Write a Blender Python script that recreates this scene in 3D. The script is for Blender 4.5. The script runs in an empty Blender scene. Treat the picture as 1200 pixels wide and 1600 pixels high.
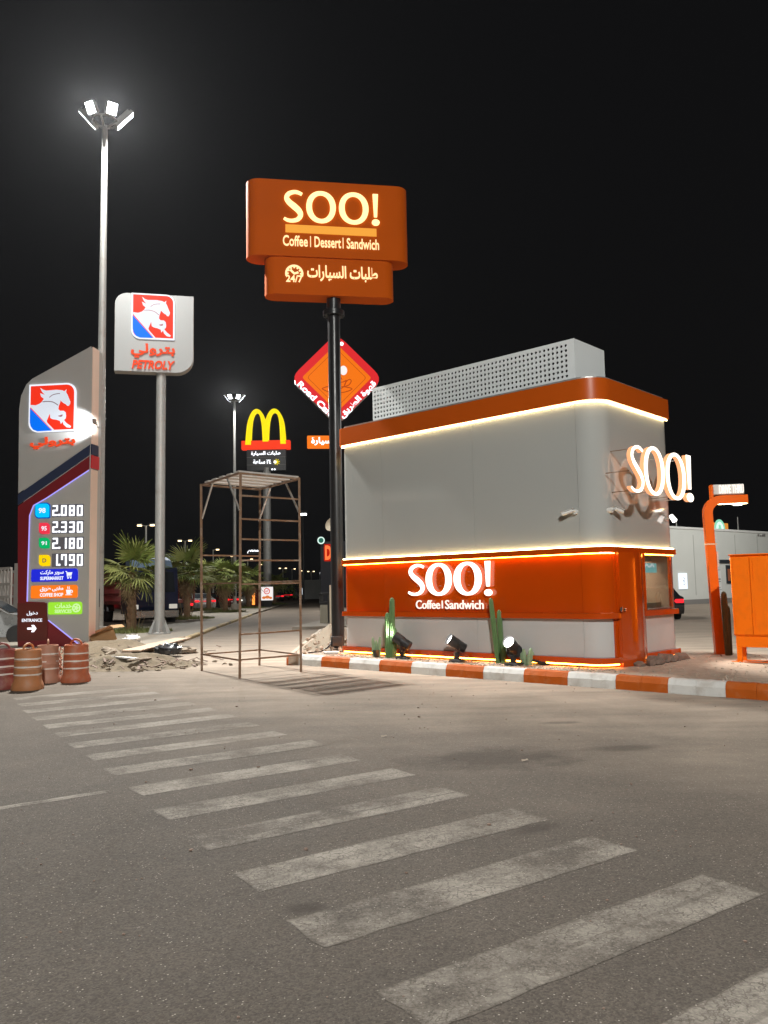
import bpy, math, random
from math import sin, cos, pi, radians, sqrt, atan2
from mathutils import Vector, Matrix
from mathutils.geometry import tessellate_polygon

random.seed(7)
S = bpy.context.scene
COL = S.collection

# ------------------------------------------------------------------ camera
F_PX, PITCH, ROLL, CAM_H = 1272.87, 0.0934, 0.0189, 1.6
cd = bpy.data.cameras.new('camera'); cam = bpy.data.objects.new('camera', cd); COL.objects.link(cam)
fw = Vector((0, cos(PITCH), sin(PITCH))); up0 = Vector((0, -sin(PITCH), cos(PITCH))); rt0 = Vector((1, 0, 0))
CR = cos(ROLL) * rt0 - sin(ROLL) * up0
CU = sin(ROLL) * rt0 + cos(ROLL) * up0
cam.matrix_world = Matrix(((CR.x, CU.x, -fw.x, 0), (CR.y, CU.y, -fw.y, 0), (CR.z, CU.z, -fw.z, CAM_H), (0, 0, 0, 1)))
cd.sensor_fit = 'VERTICAL'; cd.sensor_height = 36.0; cd.lens = F_PX / 1600 * 36.0
cd.clip_start = 0.05; cd.clip_end = 2000
S.camera = cam

# ------------------------------------------------------------------ night sky, exposure, sampling
W = bpy.data.worlds.new('World'); S.world = W; W.use_nodes = True
wn = W.node_tree.nodes; wl = W.node_tree.links
bg = wn['Background']
sky = wn.new('ShaderNodeTexSky'); sky.sky_type = 'NISHITA'; sky.sun_disc = False
sky.sun_elevation = radians(-4); sky.sun_rotation = radians(200)
wmix = wn.new('ShaderNodeMix'); wmix.data_type = 'RGBA'; wmix.inputs[0].default_value = 0.02
wmix.inputs[6].default_value = (0.0046, 0.0046, 0.0049, 1)
wl.new(sky.outputs[0], wmix.inputs[7]); wl.new(wmix.outputs[2], bg.inputs[0])
bg.inputs[1].default_value = 1.0
S.view_settings.view_transform = 'Standard'; S.view_settings.look = 'None'
S.view_settings.exposure = 0.0; S.view_settings.gamma = 1.0; S.view_settings.use_curve_mapping = False
S.render.engine = 'CYCLES'
cy = S.cycles
cy.use_denoising = True
cy.max_bounces = 6; cy.diffuse_bounces = 3; cy.glossy_bounces = 4; cy.transmission_bounces = 6; cy.transparent_max_bounces = 8
cy.sample_clamp_indirect = 4.0
cy.caustics_reflective = False; cy.caustics_refractive = False

MAST_POWER = 6600.0      # a road-side head of a floodlight mast (its side heads burn lower)
FILL_MAST_POWER = 3570.0   # one head of the unseen mast added behind the camera

# ------------------------------------------------------------------ picture <-> place helpers (used only to read off real positions)
def ray(px, py):
    return fw + (px - 600) / F_PX * CR - (py - 800) / F_PX * CU
CO = Vector((0, 0, CAM_H))
def gp(px, py, z=0.0):
    d = ray(px, py); t = (z - CAM_H) / d.z
    return CO + d * t
def at(px, py, Y):
    d = ray(px, py); return CO + d * (Y / d.y)
def ppm(Y): return F_PX / (Y * cos(PITCH))

# kiosk frame: x' along the front to its near corner, y' into its depth
KA = 0.8211; KC = Vector((3.677, 13.589, 0)); KX = Vector((sin(KA), -cos(KA), 0)); KY = Vector((cos(KA), sin(KA), 0))
KL, KW = 6.431, 2.794; KRZ = KA - pi / 2
def kf(px, py, y=0.0):
    d = ray(px, py); t = (y - (CO - KC).dot(KY)) / d.dot(KY); p = CO + d * t - KC
    return p.dot(KX), p.z
def ks(px, py, x=0.0):
    d = ray(px, py); t = (x - (CO - KC).dot(KX)) / d.dot(KX); p = CO + d * t - KC
    return p.dot(KY), p.z
def kw(x, y, z=0.0):
    p = KC + KX * x + KY * y; return Vector((p.x, p.y, z))

# ------------------------------------------------------------------ materials
MATS = {}
def nodes_of(name):
    m = bpy.data.materials.new(name); m.use_nodes = True
    nt = m.node_tree; b = nt.nodes['Principled BSDF']
    return m, nt, b
def P(name, col, rough=0.5, metal=0.0, var=0.12, scale=4.0, bump=0.0, bscale=60.0, coat=0.0, spec=None, dirt=None, dscale=2.0, damt=0.5, rvar=0.07):
    """painted / metal / plastic surface with tonal variation, fine relief and optional dirt patches"""
    if name in MATS: return MATS[name]
    m, nt, b = nodes_of(name); N = nt.nodes.new; Lk = nt.links.new
    tc = N('ShaderNodeTexCoord')
    no = N('ShaderNodeTexNoise'); no.inputs['Scale'].default_value = scale; no.inputs['Detail'].default_value = 5
    Lk(tc.outputs['Object'], no.inputs['Vector'])
    mx = N('ShaderNodeMix'); mx.data_type = 'RGBA'
    c = Vector(col[:3])
    mx.inputs[6].default_value = (*(c * (1 - var)), 1); mx.inputs[7].default_value = (*[min(1, k) for k in c * (1 + var)], 1)
    Lk(no.outputs['Fac'], mx.inputs[0]); out = mx.outputs[2]
    if dirt:
        n2 = N('ShaderNodeTexNoise'); n2.inputs['Scale'].default_value = dscale; n2.inputs['Detail'].default_value = 8
        n2.inputs['Roughness'].default_value = 0.65
        Lk(tc.outputs['Object'], n2.inputs['Vector'])
        rp = N('ShaderNodeMapRange'); rp.inputs[1].default_value = 0.48; rp.inputs[2].default_value = 0.72
        rp.inputs[3].default_value = 0; rp.inputs[4].default_value = damt
        Lk(n2.outputs['Fac'], rp.inputs[0])
        m2 = N('ShaderNodeMix'); m2.data_type = 'RGBA'; Lk(rp.outputs[0], m2.inputs[0]); Lk(out, m2.inputs[6])
        m2.inputs[7].default_value = (*dirt, 1); out = m2.outputs[2]
    Lk(out, b.inputs['Base Color'])
    rr = N('ShaderNodeMapRange'); rr.inputs[3].default_value = max(0.02, rough - rvar); rr.inputs[4].default_value = min(1, rough + rvar)
    Lk(no.outputs['Fac'], rr.inputs[0]); Lk(rr.outputs[0], b.inputs['Roughness'])
    b.inputs['Metallic'].default_value = metal
    if coat: b.inputs['Coat Weight'].default_value = coat; b.inputs['Coat Roughness'].default_value = 0.08
    if spec is not None: b.inputs['Specular IOR Level'].default_value = spec
    if bump:
        n3 = N('ShaderNodeTexNoise'); n3.inputs['Scale'].default_value = bscale; n3.inputs['Detail'].default_value = 4
        Lk(tc.outputs['Object'], n3.inputs['Vector'])
        bp = N('ShaderNodeBump'); bp.inputs['Strength'].default_value = bump; bp.inputs['Distance'].default_value = 0.02
        Lk(n3.outputs['Fac'], bp.inputs['Height']); Lk(bp.outputs[0], b.inputs['Normal'])
    MATS[name] = m; return m
def E(name, col, strength=1.0, base=None):
    if name in MATS: return MATS[name]
    m, nt, b = nodes_of(name)
    b.inputs['Base Color'].default_value = (*(base or [min(0.8, k) * 0.18 for k in col]), 1)
    b.inputs['Roughness'].default_value = 0.5; b.inputs['Specular IOR Level'].default_value = 0.15
    b.inputs['Emission Color'].default_value = (*col, 1); b.inputs['Emission Strength'].default_value = strength
    MATS[name] = m; return m
def G(name, tint=(0.9, 0.95, 0.93), rough=0.02, clear=0.75):
    m, nt, b = nodes_of(name); N = nt.nodes.new
    gl = N('ShaderNodeBsdfGlossy'); gl.inputs['Roughness'].default_value = rough; gl.inputs['Color'].default_value = (0.9, 0.9, 0.9, 1)
    tr = N('ShaderNodeBsdfTransparent'); tr.inputs['Color'].default_value = (*[k * clear for k in tint], 1)
    fr = N('ShaderNodeLayerWeight'); fr.inputs['Blend'].default_value = 0.25
    ms = N('ShaderNodeMixShader'); nt.links.new(fr.outputs['Fresnel'], ms.inputs[0])
    mr = N('ShaderNodeMapRange'); mr.inputs[3].default_value = 0.07; mr.inputs[4].default_value = 0.95; nt.links.new(fr.outputs['Facing'], mr.inputs[0]); mr.interpolation_type = 'SMOOTHERSTEP'; nt.links.new(mr.outputs[0], ms.inputs[0])
    nt.links.new(tr.outputs[0], ms.inputs[1]); nt.links.new(gl.outputs[0], ms.inputs[2])
    nt.links.new(ms.outputs[0], nt.nodes['Material Output'].inputs[0]); return m

def asphalt_group():
    g = bpy.data.node_groups.new('asphalt', 'ShaderNodeTree')
    for n, t in (('Color', 'NodeSocketColor'), ('Rough', 'NodeSocketFloat'), ('Height', 'NodeSocketFloat'), ('Dust', 'NodeSocketFloat')):
        g.interface.new_socket(n, in_out='OUTPUT', socket_type=t)
    N = g.nodes.new; Lk = g.links.new
    go = N('NodeGroupOutput'); ge = N('ShaderNodeNewGeometry'); pos = ge.outputs['Position']
    def noise(s, d=4, r=0.55, dist=0.0):
        n = N('ShaderNodeTexNoise'); n.inputs['Scale'].default_value = s; n.inputs['Detail'].default_value = d
        n.inputs['Roughness'].default_value = r; n.inputs['Distortion'].default_value = dist; Lk(pos, n.inputs['Vector']); return n.outputs['Fac']
    def rng(v, a, b_, c=0.0, d=1.0):
        m = N('ShaderNodeMapRange'); m.inputs[1].default_value = a; m.inputs[2].default_value = b_; m.inputs[3].default_value = c; m.inputs[4].default_value = d
        Lk(v, m.inputs[0]); return m.outputs[0]
    def mix(f, a, b_):
        m = N('ShaderNodeMix'); m.data_type = 'RGBA'
        if isinstance(f, float): m.inputs[0].default_value = f
        else: Lk(f, m.inputs[0])
        for i, v in ((6, a), (7, b_)):
            if isinstance(v, tuple): m.inputs[i].default_value = (*v, 1)
            else: Lk(v, m.inputs[i])
        return m.outputs[2]
    def math_(op, a, b_):
        m = N('ShaderNodeMath'); m.operation = op
        for i, v in enumerate((a, b_)):
            if isinstance(v, (int, float)): m.inputs[i].default_value = v
            else: Lk(v, m.inputs[i])
        return m.outputs[0]
    # fine aggregate: voronoi stones of differing grey, a few pale ones
    vo = N('ShaderNodeTexVoronoi'); vo.inputs['Scale'].default_value = 105; Lk(pos, vo.inputs['Vector'])
    sp = N('ShaderNodeSeparateColor'); Lk(vo.outputs['Color'], sp.inputs[0])
    stone = rng(sp.outputs[0], 0, 1, 0.72, 1.25)
    pale = rng(sp.outputs[1], 0.955, 0.985, 0, 1)
    size = rng(vo.outputs['Distance'], 0.28, 0.5, 1, 0)
    pale = math_('MULTIPLY', pale, size)
    base = mix(rng(noise(0.35, 6), 0.32, 0.68), (0.060, 0.0505, 0.042), (0.083, 0.070, 0.0585))
    base = mix(rng(noise(2.2, 8, 0.7), 0.35, 0.75, 0, 0.45), base, (0.048, 0.043, 0.038))
    sc = N('ShaderNodeVectorMath'); sc.operation = 'SCALE'; Lk(base, sc.inputs[0]); Lk(stone, sc.inputs['Scale'])
    base = mix(math_('MULTIPLY', pale, 0.75), sc.outputs[0], (0.33, 0.30, 0.26))
    # sand dust blown along the kerb and the drive
    dp = N('ShaderNodeVectorMath'); dp.operation = 'DOT_PRODUCT'; Lk(pos, dp.inputs[0]); dp.inputs[1].default_value = (0.50, 0.866, 0)
    d0 = math_('ADD', dp.outputs['Value'], math_('MULTIPLY', noise(0.45, 7, 0.6, 0.6), 6.0))
    dust = rng(d0, 6.0, 17.6)
    dust = math_('POWER', dust, 2.3)
    sy = N('ShaderNodeSeparateXYZ'); Lk(pos, sy.inputs[0]); dust = math_('MULTIPLY', dust, rng(sy.outputs[0], -6.0, -1.5, 0.45, 1.0)); dust = math_('MULTIPLY', dust, rng(sy.outputs[1], 19.0, 28.0, 1.0, 0.6))  # dust thinned in colour where the mast overlights the ground
    streak = N('ShaderNodeTexNoise'); streak.inputs['Scale'].default_value = 1.0; streak.inputs['Detail'].default_value = 7
    mp = N('ShaderNodeMapping'); mp.inputs['Rotation'].default_value = (0, 0, 0.75); mp.inputs['Scale'].default_value = (0.5, 2.6, 1); Lk(pos, mp.inputs[0]); Lk(mp.outputs[0], streak.inputs['Vector'])
    dust = math_('MULTIPLY', dust, rng(streak.outputs['Fac'], 0.25, 0.7, 0.55, 1.0))
    base = mix(math_('MULTIPLY', dust, 0.96), base, mix(noise(9, 6), (0.56, 0.455, 0.36), (0.44, 0.36, 0.285)))
    # oil patches; the last, widest one is the scaffold's shadow painted in
    def blot(x, y, rx, ry, rot, amt):
        m = N('ShaderNodeMapping'); m.vector_type = 'TEXTURE'; m.inputs['Location'].default_value = (x, y, 0); m.inputs['Rotation'].default_value = (0, 0, rot); m.inputs['Scale'].default_value = (rx, ry, 1)
        Lk(pos, m.inputs[0]); ln = N('ShaderNodeVectorMath'); ln.operation = 'LENGTH'; Lk(m.outputs[0], ln.inputs[0])
        v = math_('ADD', ln.outputs['Value'], math_('MULTIPLY', math_('SUBTRACT', noise(3.5, 6, 0.6), 0.5), 1.5))
        return rng(v, 0.45, 1.15, amt, 0)
    dark = (0.033, 0.027, 0.022)
    for b4 in ((0.98, 7.8, 0.85, 0.5, 0.2, 0.62), (2.3, 8.15, 0.42, 0.16, 0.1, 0.5), (0.95, 5.55, 0.22, 0.1, 0.6, 0.6), (-0.43, 4.28, 0.12, 0.08, 0.2, 0.7), (2.0, 9.7, 0.25, 0.1, 0.1, 0.45), (-0.9, 13.9, 1.4, 0.6, 0.0, 0.28)):
        base = mix(blot(*b4), base, dark)
    Lk(base, go.inputs['Color'])
    Lk(rng(noise(20, 4), 0.3, 0.7, 0.82, 0.97), go.inputs['Rough'])
    h = math_('ADD', math_('MULTIPLY', rng(vo.outputs['Distance'], 0, 0.6, 1, 0), 0.8), math_('MULTIPLY', noise(260, 3), 0.6))
    Lk(h, go.inputs['Height']); Lk(dust, go.inputs['Dust'])
    return g
ASPH = asphalt_group()
def asphalt_mat(name, paint=False):
    m, nt, b = nodes_of(name); N = nt.nodes.new; Lk = nt.links.new
    g = N('ShaderNodeGroup'); g.node_tree = ASPH
    col = g.outputs['Color']
    if paint:
        tc = N('ShaderNodeTexCoord'); ge = N('ShaderNodeNewGeometry')
        def nz(s, d=6, r=0.65):
            n = N('ShaderNodeTexNoise'); n.inputs['Scale'].default_value = s; n.inputs['Detail'].default_value = d; n.inputs['Roughness'].default_value = r
            Lk(ge.outputs['Position'], n.inputs['Vector']); return n.outputs['Fac']
        def mt(op, a, b2=0.0):
            q = N('ShaderNodeMath'); q.operation = op
            for i, v in enumerate((a, b2)):
                if isinstance(v, (int, float)): q.inputs[i].default_value = v
                else: Lk(v, q.inputs[i])
            return q.outputs[0]
        def rg(v, a, b2, c=0.0, d=1.0):
            q = N('ShaderNodeMapRange'); q.inputs[1].default_value = a; q.inputs[2].default_value = b2; q.inputs[3].default_value = c; q.inputs[4].default_value = d; Lk(v, q.inputs[0]); return q.outputs[0]
        sx = N('ShaderNodeSeparateXYZ'); Lk(tc.outputs['Generated'], sx.inputs[0])
        # wear eats in from the edges; a bare seam runs down the middle between the two passes of paint
        ey = mt('MINIMUM', sx.outputs[1], mt('SUBTRACT', 1.0, sx.outputs[1]))
        ex = mt('MULTIPLY', mt('MINIMUM', sx.outputs[0], mt('SUBTRACT', 1.0, sx.outputs[0])), 5.5)
        ed = rg(mt('MINIMUM', ey, ex), 0.0, 0.16)
        oj = N('ShaderNodeObjectInfo'); fr = mt('FRACT', mt('MULTIPLY', oj.outputs['Random'], 7.31))
        seam = rg(mt('ABSOLUTE', mt('SUBTRACT', sx.outputs[1], mt('ADD', 0.40, mt('MULTIPLY', fr, 0.16)))), 0.004, 0.05, 0.0, 1.0)
        seam = mt('MAXIMUM', seam, mt('ADD', mt('MULTIPLY', fr, 0.7), mt('MULTIPLY', nz(3.1, 4), 0.55)))
        seam = mt('MINIMUM', seam, 1.0)
        wear = mt('ADD', mt('MULTIPLY', nz(1.3, 8, 0.72), 1.15), mt('MULTIPLY', nz(46, 6, 0.8), 0.5))
        oi = N('ShaderNodeObjectInfo')
        keep = mt('MULTIPLY', rg(wear, 0.70, 0.95, 0.02, 1.05), rg(oi.outputs['Random'], 0, 1, 0.78, 1.0))
        vo = N('ShaderNodeTexVoronoi'); vo.feature = 'DISTANCE_TO_EDGE'; vo.inputs['Scale'].default_value = 19
        wn_ = N('ShaderNodeTexNoise'); wn_.inputs['Scale'].default_value = 9; wn_.inputs['Detail'].default_value = 6; Lk(ge.outputs['Position'], wn_.inputs['Vector'])
        ws = N('ShaderNodeVectorMath'); ws.operation = 'MULTIPLY_ADD'; Lk(wn_.outputs['Color'], ws.inputs[0]); ws.inputs[1].default_value = (.22, .22, .22); Lk(ge.outputs['Position'], ws.inputs[2]); Lk(ws.outputs[0], vo.inputs['Vector'])
        crack = rg(vo.outputs['Distance'], 0.01, 0.085, 0.15, 1.0)
        crack = mt('MAXIMUM', crack, rg(nz(5.5, 5), 0.46, 0.60))
        k = mt('MULTIPLY', mt('MULTIPLY', keep, seam), mt('MULTIPLY', crack, rg(mt('ADD', mt('MULTIPLY', ed, 0.8), mt('MULTIPLY', nz(34, 5), 0.9)), 0.38, 0.85)))
        mx = N('ShaderNodeMix'); mx.data_type = 'RGBA'; Lk(k, mx.inputs[0]); Lk(col, mx.inputs[6])
        pc = N('ShaderNodeMix'); pc.data_type = 'RGBA'; Lk(nz(7), pc.inputs[0]); pc.inputs[6].default_value = (0.235, 0.210, 0.180, 1); pc.inputs[7].default_value = (0.19, 0.173, 0.15, 1)
        Lk(pc.outputs[2], mx.inputs[7]); col = mx.outputs[2]
    Lk(col, b.inputs['Base Color']); Lk(g.outputs['Rough'], b.inputs['Roughness'])
    b.inputs['Specular IOR Level'].default_value = 0.12
    bp = N('ShaderNodeBump'); bp.inputs['Strength'].default_value = 0.55 if not paint else 0.35; bp.inputs['Distance'].default_value = 0.006
    Lk(g.outputs['Height'], bp.inputs['Height']); Lk(bp.outputs[0], b.inputs['Normal'])
    return m
M_road = asphalt_mat('road_asphalt'); M_paint = asphalt_mat('road_paint', True)
M_sand = P('bed_sand', (0.40, 0.315, 0.245), 0.95, var=0.3, scale=14, bump=0.9, bscale=55, dirt=(0.24, 0.19, 0.15), dscale=5, damt=0.6)
M_heap = P('heap_sand', (0.1403, 0.1062, 0.0680), 0.95, var=0.3, scale=9, bump=1.0, bscale=40, dirt=(0.055, 0.046, 0.026), dscale=7, damt=0.8)
M_pave = P('median_paving', (0.22, 0.195, 0.16), 0.9, var=0.2, scale=3, bump=0.4, bscale=40, dirt=(0.27, 0.21, 0.145), dscale=1.2, damt=0.7)
M_kerbw = P('kerb_white_paint', (0.5928, 0.5850, 0.5616), 0.6, var=0.08, scale=6, bump=0.25, bscale=60, dirt=(0.34, 0.29, 0.24), dscale=5, damt=0.55)
M_kerbo = P('kerb_orange_paint', (0.4144, 0.0851, 0.0059), 0.6, spec=0.25, var=0.1, scale=6, bump=0.25, bscale=60, dirt=(0.42, 0.2, 0.1), dscale=5, damt=0.4)
M_kerby = P('kerb_worn_yellow', (0.40, 0.30, 0.15), 0.85, var=0.25, scale=3, bump=0.4, bscale=40, dirt=(0.26, 0.22, 0.18), dscale=3, damt=0.9)
M_silver = P('silver_panel', (0.3762, 0.3841, 0.3683), 0.10, metal=0.0, var=0.03, scale=0.8, coat=0.6, rvar=0.01)
M_lowpan = P('pale_grey_panel', (0.4863, 0.4785, 0.4667), 0.26, var=0.05, scale=1.6, coat=0.3, dirt=(0.45, 0.40, 0.35), dscale=7, damt=0.16, rvar=0.02)
M_orange = P('kiosk_orange', (0.4560, 0.0547, 0.0015), 0.10, var=0.06, scale=1.5, coat=0.5, spec=0.4, rvar=0.015)
M_band = P('parapet_orange', (0.4408, 0.0745, 0.0046), 0.34, var=0.07, scale=1.5, spec=0.3)
M_screen = P('screen_white', (0.7245, 0.7523, 0.7523), 0.45, var=0.05, scale=2)
M_dark = P('flat_black', (0.012, 0.012, 0.013), 0.9, var=0.1)  # near-black of core, plinth and the box behind the screen
M_black = P('black_paint', (0.016, 0.016, 0.017), 0.32, var=0.15, scale=6)
M_blackp = P('black_plastic', (0.02, 0.02, 0.021), 0.45, var=0.15, scale=12)
M_steel = P('galvanised', (0.42, 0.42, 0.40), 0.45, metal=0.6, var=0.12, scale=5)
M_mast = P('mast_grey', (0.3400, 0.3400, 0.3272), 0.5, metal=0.3, var=0.12, scale=3, dirt=(0.20, 0.17, 0.14), dscale=3, damt=0.6)
M_rust = P('rusty_tube', (0.20, 0.115, 0.065), 0.75, metal=0.25, var=0.35, scale=7, bump=0.3, bscale=90, dirt=(0.36, 0.31, 0.26), dscale=4, damt=0.7)
M_plank = P('scaffold_plank', (0.46, 0.44, 0.42), 0.7, var=0.2, scale=6, bump=0.2)
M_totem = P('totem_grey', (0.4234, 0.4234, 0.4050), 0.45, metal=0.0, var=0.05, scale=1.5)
M_totems = P('totem_side_warmlit', (0.8280, 0.6440, 0.5290), 0.45, var=0.05, scale=2)  # warm lamp light on the side painted in as peach
M_maroon = P('totem_maroon', (0.19, 0.016, 0.022), 0.35, var=0.08, scale=2)
M_maroon2 = P('entrance_maroon', (0.125, 0.022, 0.016), 0.4, var=0.08, scale=2)
M_navy = P('totem_navy', (0.025, 0.035, 0.075), 0.4, var=0.08, scale=2)
M_redp = P('totem_red', (0.55, 0.03, 0.035), 0.4, var=0.08, scale=2)
M_signw = P('sign_white', (0.3060, 0.3145, 0.3145), 0.4, var=0.04, scale=1.5)
M_signside = P('sign_side', (0.45, 0.41, 0.37), 0.5, var=0.08, scale=2)
M_pylon = P('pylon_orange', (0.5186, 0.0867, 0.0038), 0.7, var=0.08, scale=1.2, spec=0.05)
M_white = P('white_paint', (0.62, 0.62, 0.60), 0.5, var=0.08, scale=3)
M_cream = P('cream_paint', (0.52, 0.44, 0.33), 0.6, var=0.08, scale=3)
M_rub = P('tyre_rubber', (0.018, 0.018, 0.018), 0.8, var=0.2, scale=9)
M_chrome = P('chrome', (0.6, 0.62, 0.64), 0.2, metal=1.0, var=0.05)
M_card = P('cardboard', (0.34, 0.20, 0.095), 0.9, var=0.12, scale=6, bump=0.2)
M_ply = P('plywood', (0.40, 0.29, 0.21), 0.85, var=0.12, scale=5, dirt=(0.36, 0.27, 0.19), dscale=4)
M_stone = P('rock', (0.16, 0.11, 0.085), 0.9, var=0.3, scale=9, bump=0.6, bscale=30)
M_pale = P('pale_rock', (0.23, 0.185, 0.14), 0.9, var=0.25, scale=9, bump=0.6, bscale=30)
M_bag = P('black_bag', (0.02, 0.021, 0.024), 0.3, var=0.2, scale=10)
M_wbag = P('white_bag', (0.55, 0.53, 0.50), 0.5, var=0.1, scale=8)
M_trunk = P('palm_trunk', (0.21, 0.125, 0.072), 0.95, var=0.35, scale=12, bump=0.8, bscale=30)
M_boot = P('palm_boots', (0.27, 0.17, 0.09), 0.95, var=0.35, scale=10)
M_frond = P('palm_green', (0.15, 0.19, 0.045), 0.75, spec=0.12, var=0.35, scale=3)
M_frond2 = P('palm_green_pale', (0.22, 0.235, 0.075), 0.75, spec=0.12, var=0.3, scale=3)
M_dry = P('palm_dry', (0.25, 0.18, 0.09), 0.8, var=0.3, scale=5)
M_grass = P('grass', (0.13, 0.145, 0.04), 0.8, var=0.45, scale=5)
M_cactus = P('cactus_green', (0.085, 0.165, 0.055), 0.5, var=0.2, scale=9, bump=0.2)
M_cactusd = P('cactus_olive', (0.09, 0.072, 0.03), 0.7, var=0.3, scale=9, bump=0.3)
M_spine = P('cactus_pale', (0.22, 0.30, 0.17), 0.6, var=0.2, scale=9)
M_cab = P('cabinet_orange', (0.98, 0.185, 0.002), 0.5, spec=0.2, var=0.05, scale=3, dirt=(0.5, 0.12, 0.02), dscale=4, damt=0.25)
M_post = P('post_orange', (0.88, 0.14, 0.003), 0.3, var=0.05, scale=3, spec=0.3)
M_build = P('building_render', (0.52, 0.53, 0.50), 0.85, var=0.08, scale=0.6, bump=0.15, bscale=30)
M_wallg = P('gate_white', (0.42, 0.43, 0.41), 0.7, var=0.08, scale=1)
M_sandh = P('sand_heap_pale', (0.215, 0.172, 0.124), 0.95, var=0.25, scale=9, bump=0.8, bscale=40, dirt=(0.22, 0.17, 0.12), dscale=6, damt=0.5)
M_gravel = P('bed_gravel', (0.40, 0.32, 0.25), 0.9, var=0.3, scale=20)
M_beige = P('interior_beige', (0.55, 0.40, 0.30), 0.7, var=0.1, scale=3)
M_carblk = P('car_black', (0.02, 0.02, 0.022), 0.18, var=0.05, coat=0.8)
M_carwht = P('car_white', (0.5, 0.5, 0.49), 0.3, var=0.05, coat=0.6)
M_carsil = P('car_silver', (0.40, 0.41, 0.41), 0.28, metal=0.4, var=0.05, coat=0.6)
M_carred = P('car_maroon', (0.12, 0.02, 0.02), 0.25, var=0.05, coat=0.6)
M_glassd = P('dark_glass', (0.03, 0.035, 0.04), 0.08, var=0.1, spec=0.7)
M_trblue = P('truck_blue', (0.0072, 0.0144, 0.0510), 0.3, var=0.08, coat=0.4)
M_trfair = P('fairing_blue', (0.25, 0.36, 0.52), 0.4, var=0.08)
M_trred = P('truck_red', (0.24, 0.03, 0.025), 0.5, var=0.2, dirt=(0.2, 0.15, 0.1))
M_trwht = P('truck_white', (0.40, 0.37, 0.34), 0.6, var=0.15, dirt=(0.25, 0.2, 0.16))
M_bin = P('bin_tan', (0.26, 0.24, 0.185), 0.7, var=0.15)
# lights
E_led = E('led_warm', (1.0, 0.78, 0.37), 19.0)
E_ledo = E('led_amber', (1.0, 0.33, 0.035), 38.0)
E_letter = E('letter_white', (1.0, 0.89, 0.76), 2.3)
E_lettop = E('letter_cream', (1.0, 0.72, 0.30), 1.8)
E_tagl = E('letter_white_small', (1.0, 0.89, 0.78), 1.15)
E_letdim = E('letter_cream_small', (1.0, 0.74, 0.36), 1.3)
E_bar = E('bar_amber', (1.0, 0.40, 0.04), 0.85)
E_wht = E('sign_white_lit', (0.86, 0.90, 1.0), 1.0)
E_whtb = E('sign_white_bright', (0.92, 0.95, 1.0), 1.7)
E_horse = E('horse_white_lit', (0.72, 0.77, 0.86), 0.9)
E_red = E('logo_red_lit', (0.95, 0.035, 0.012), 0.9)
E_blue = E('logo_blue_lit', (0.0, 0.17, 0.95), 0.9)
E_redtx = E('red_letter_lit', (0.90, 0.075, 0.02), 0.85)
E_violet = E('violet_edge_lit', (0.42, 0.36, 1.0), 1.1)
E_cyan = E('badge_cyan', (0.0, 0.55, 1.0), 0.95)
E_rose = E('badge_red', (0.95, 0.04, 0.08), 0.85)
E_green = E('badge_green', (0.0, 0.55, 0.16), 0.75)
E_yel = E('badge_yellow', (1.0, 0.66, 0.0), 0.95)
E_sblue = E('panel_blue', (0.015, 0.025, 0.72), 0.85)
E_sor = E('panel_orange', (1.0, 0.20, 0.01), 0.95)
E_sgrn = E('panel_green', (0.36, 0.86, 0.04), 0.85)
E_pale = E('panel_print_pale', (0.62, 0.93, 0.40), 0.95)
E_arch = E('arch_yellow', (1.0, 0.80, 0.0), 1.0)
E_archred = E('arch_bar_red', (1.0, 0.045, 0.01), 0.95)
E_diared = E('diamond_red', (0.78, 0.02, 0.025), 0.85)
E_diaor = E('diamond_orange', (1.0, 0.19, 0.0), 0.85)
E_dline = E('diamond_line', (0.62, 0.06, 0.0), 0.7)
E_dred = E('drive_letter_red', (1.0, 0.20, 0.055), 1.0)
E_dredg = E('drive_letter_rim', (0.55, 0.01, 0.0), 0.8)
E_tail = E('tail_red', (1.0, 0.02, 0.03), 1.5)
E_head = E('headlight', (1.0, 0.95, 0.85), 2.6)
E_amber = E('amber_lamp', (1.0, 0.30, 0.05), 1.8)
E_lens = E('flood_lens', (0.90, 0.94, 1.0), 14.0)
E_spotl = E('spot_lens', (1.0, 0.98, 0.94), 9.0)
E_sod = E('street_lamp_warm', (1.0, 0.74, 0.40), 4.0)
E_box = E('lightbox_white', (0.80, 0.88, 0.97), 1.15)
E_mint = E('green_logo', (0.30, 0.80, 0.55), 0.8)
E_mintw = E('pale_logo', (0.72, 0.95, 0.85), 1.0)
E_obox = E('orange_box_lit', (0.85, 0.33, 0.05), 0.75)
E_ad = E('advert_white', (0.95, 0.90, 0.88), 0.95)
E_adfood = E('advert_food', (0.85, 0.22, 0.05), 0.8)
M_grey = P('print_grey', (0.18, 0.17, 0.16), 0.7)

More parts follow.
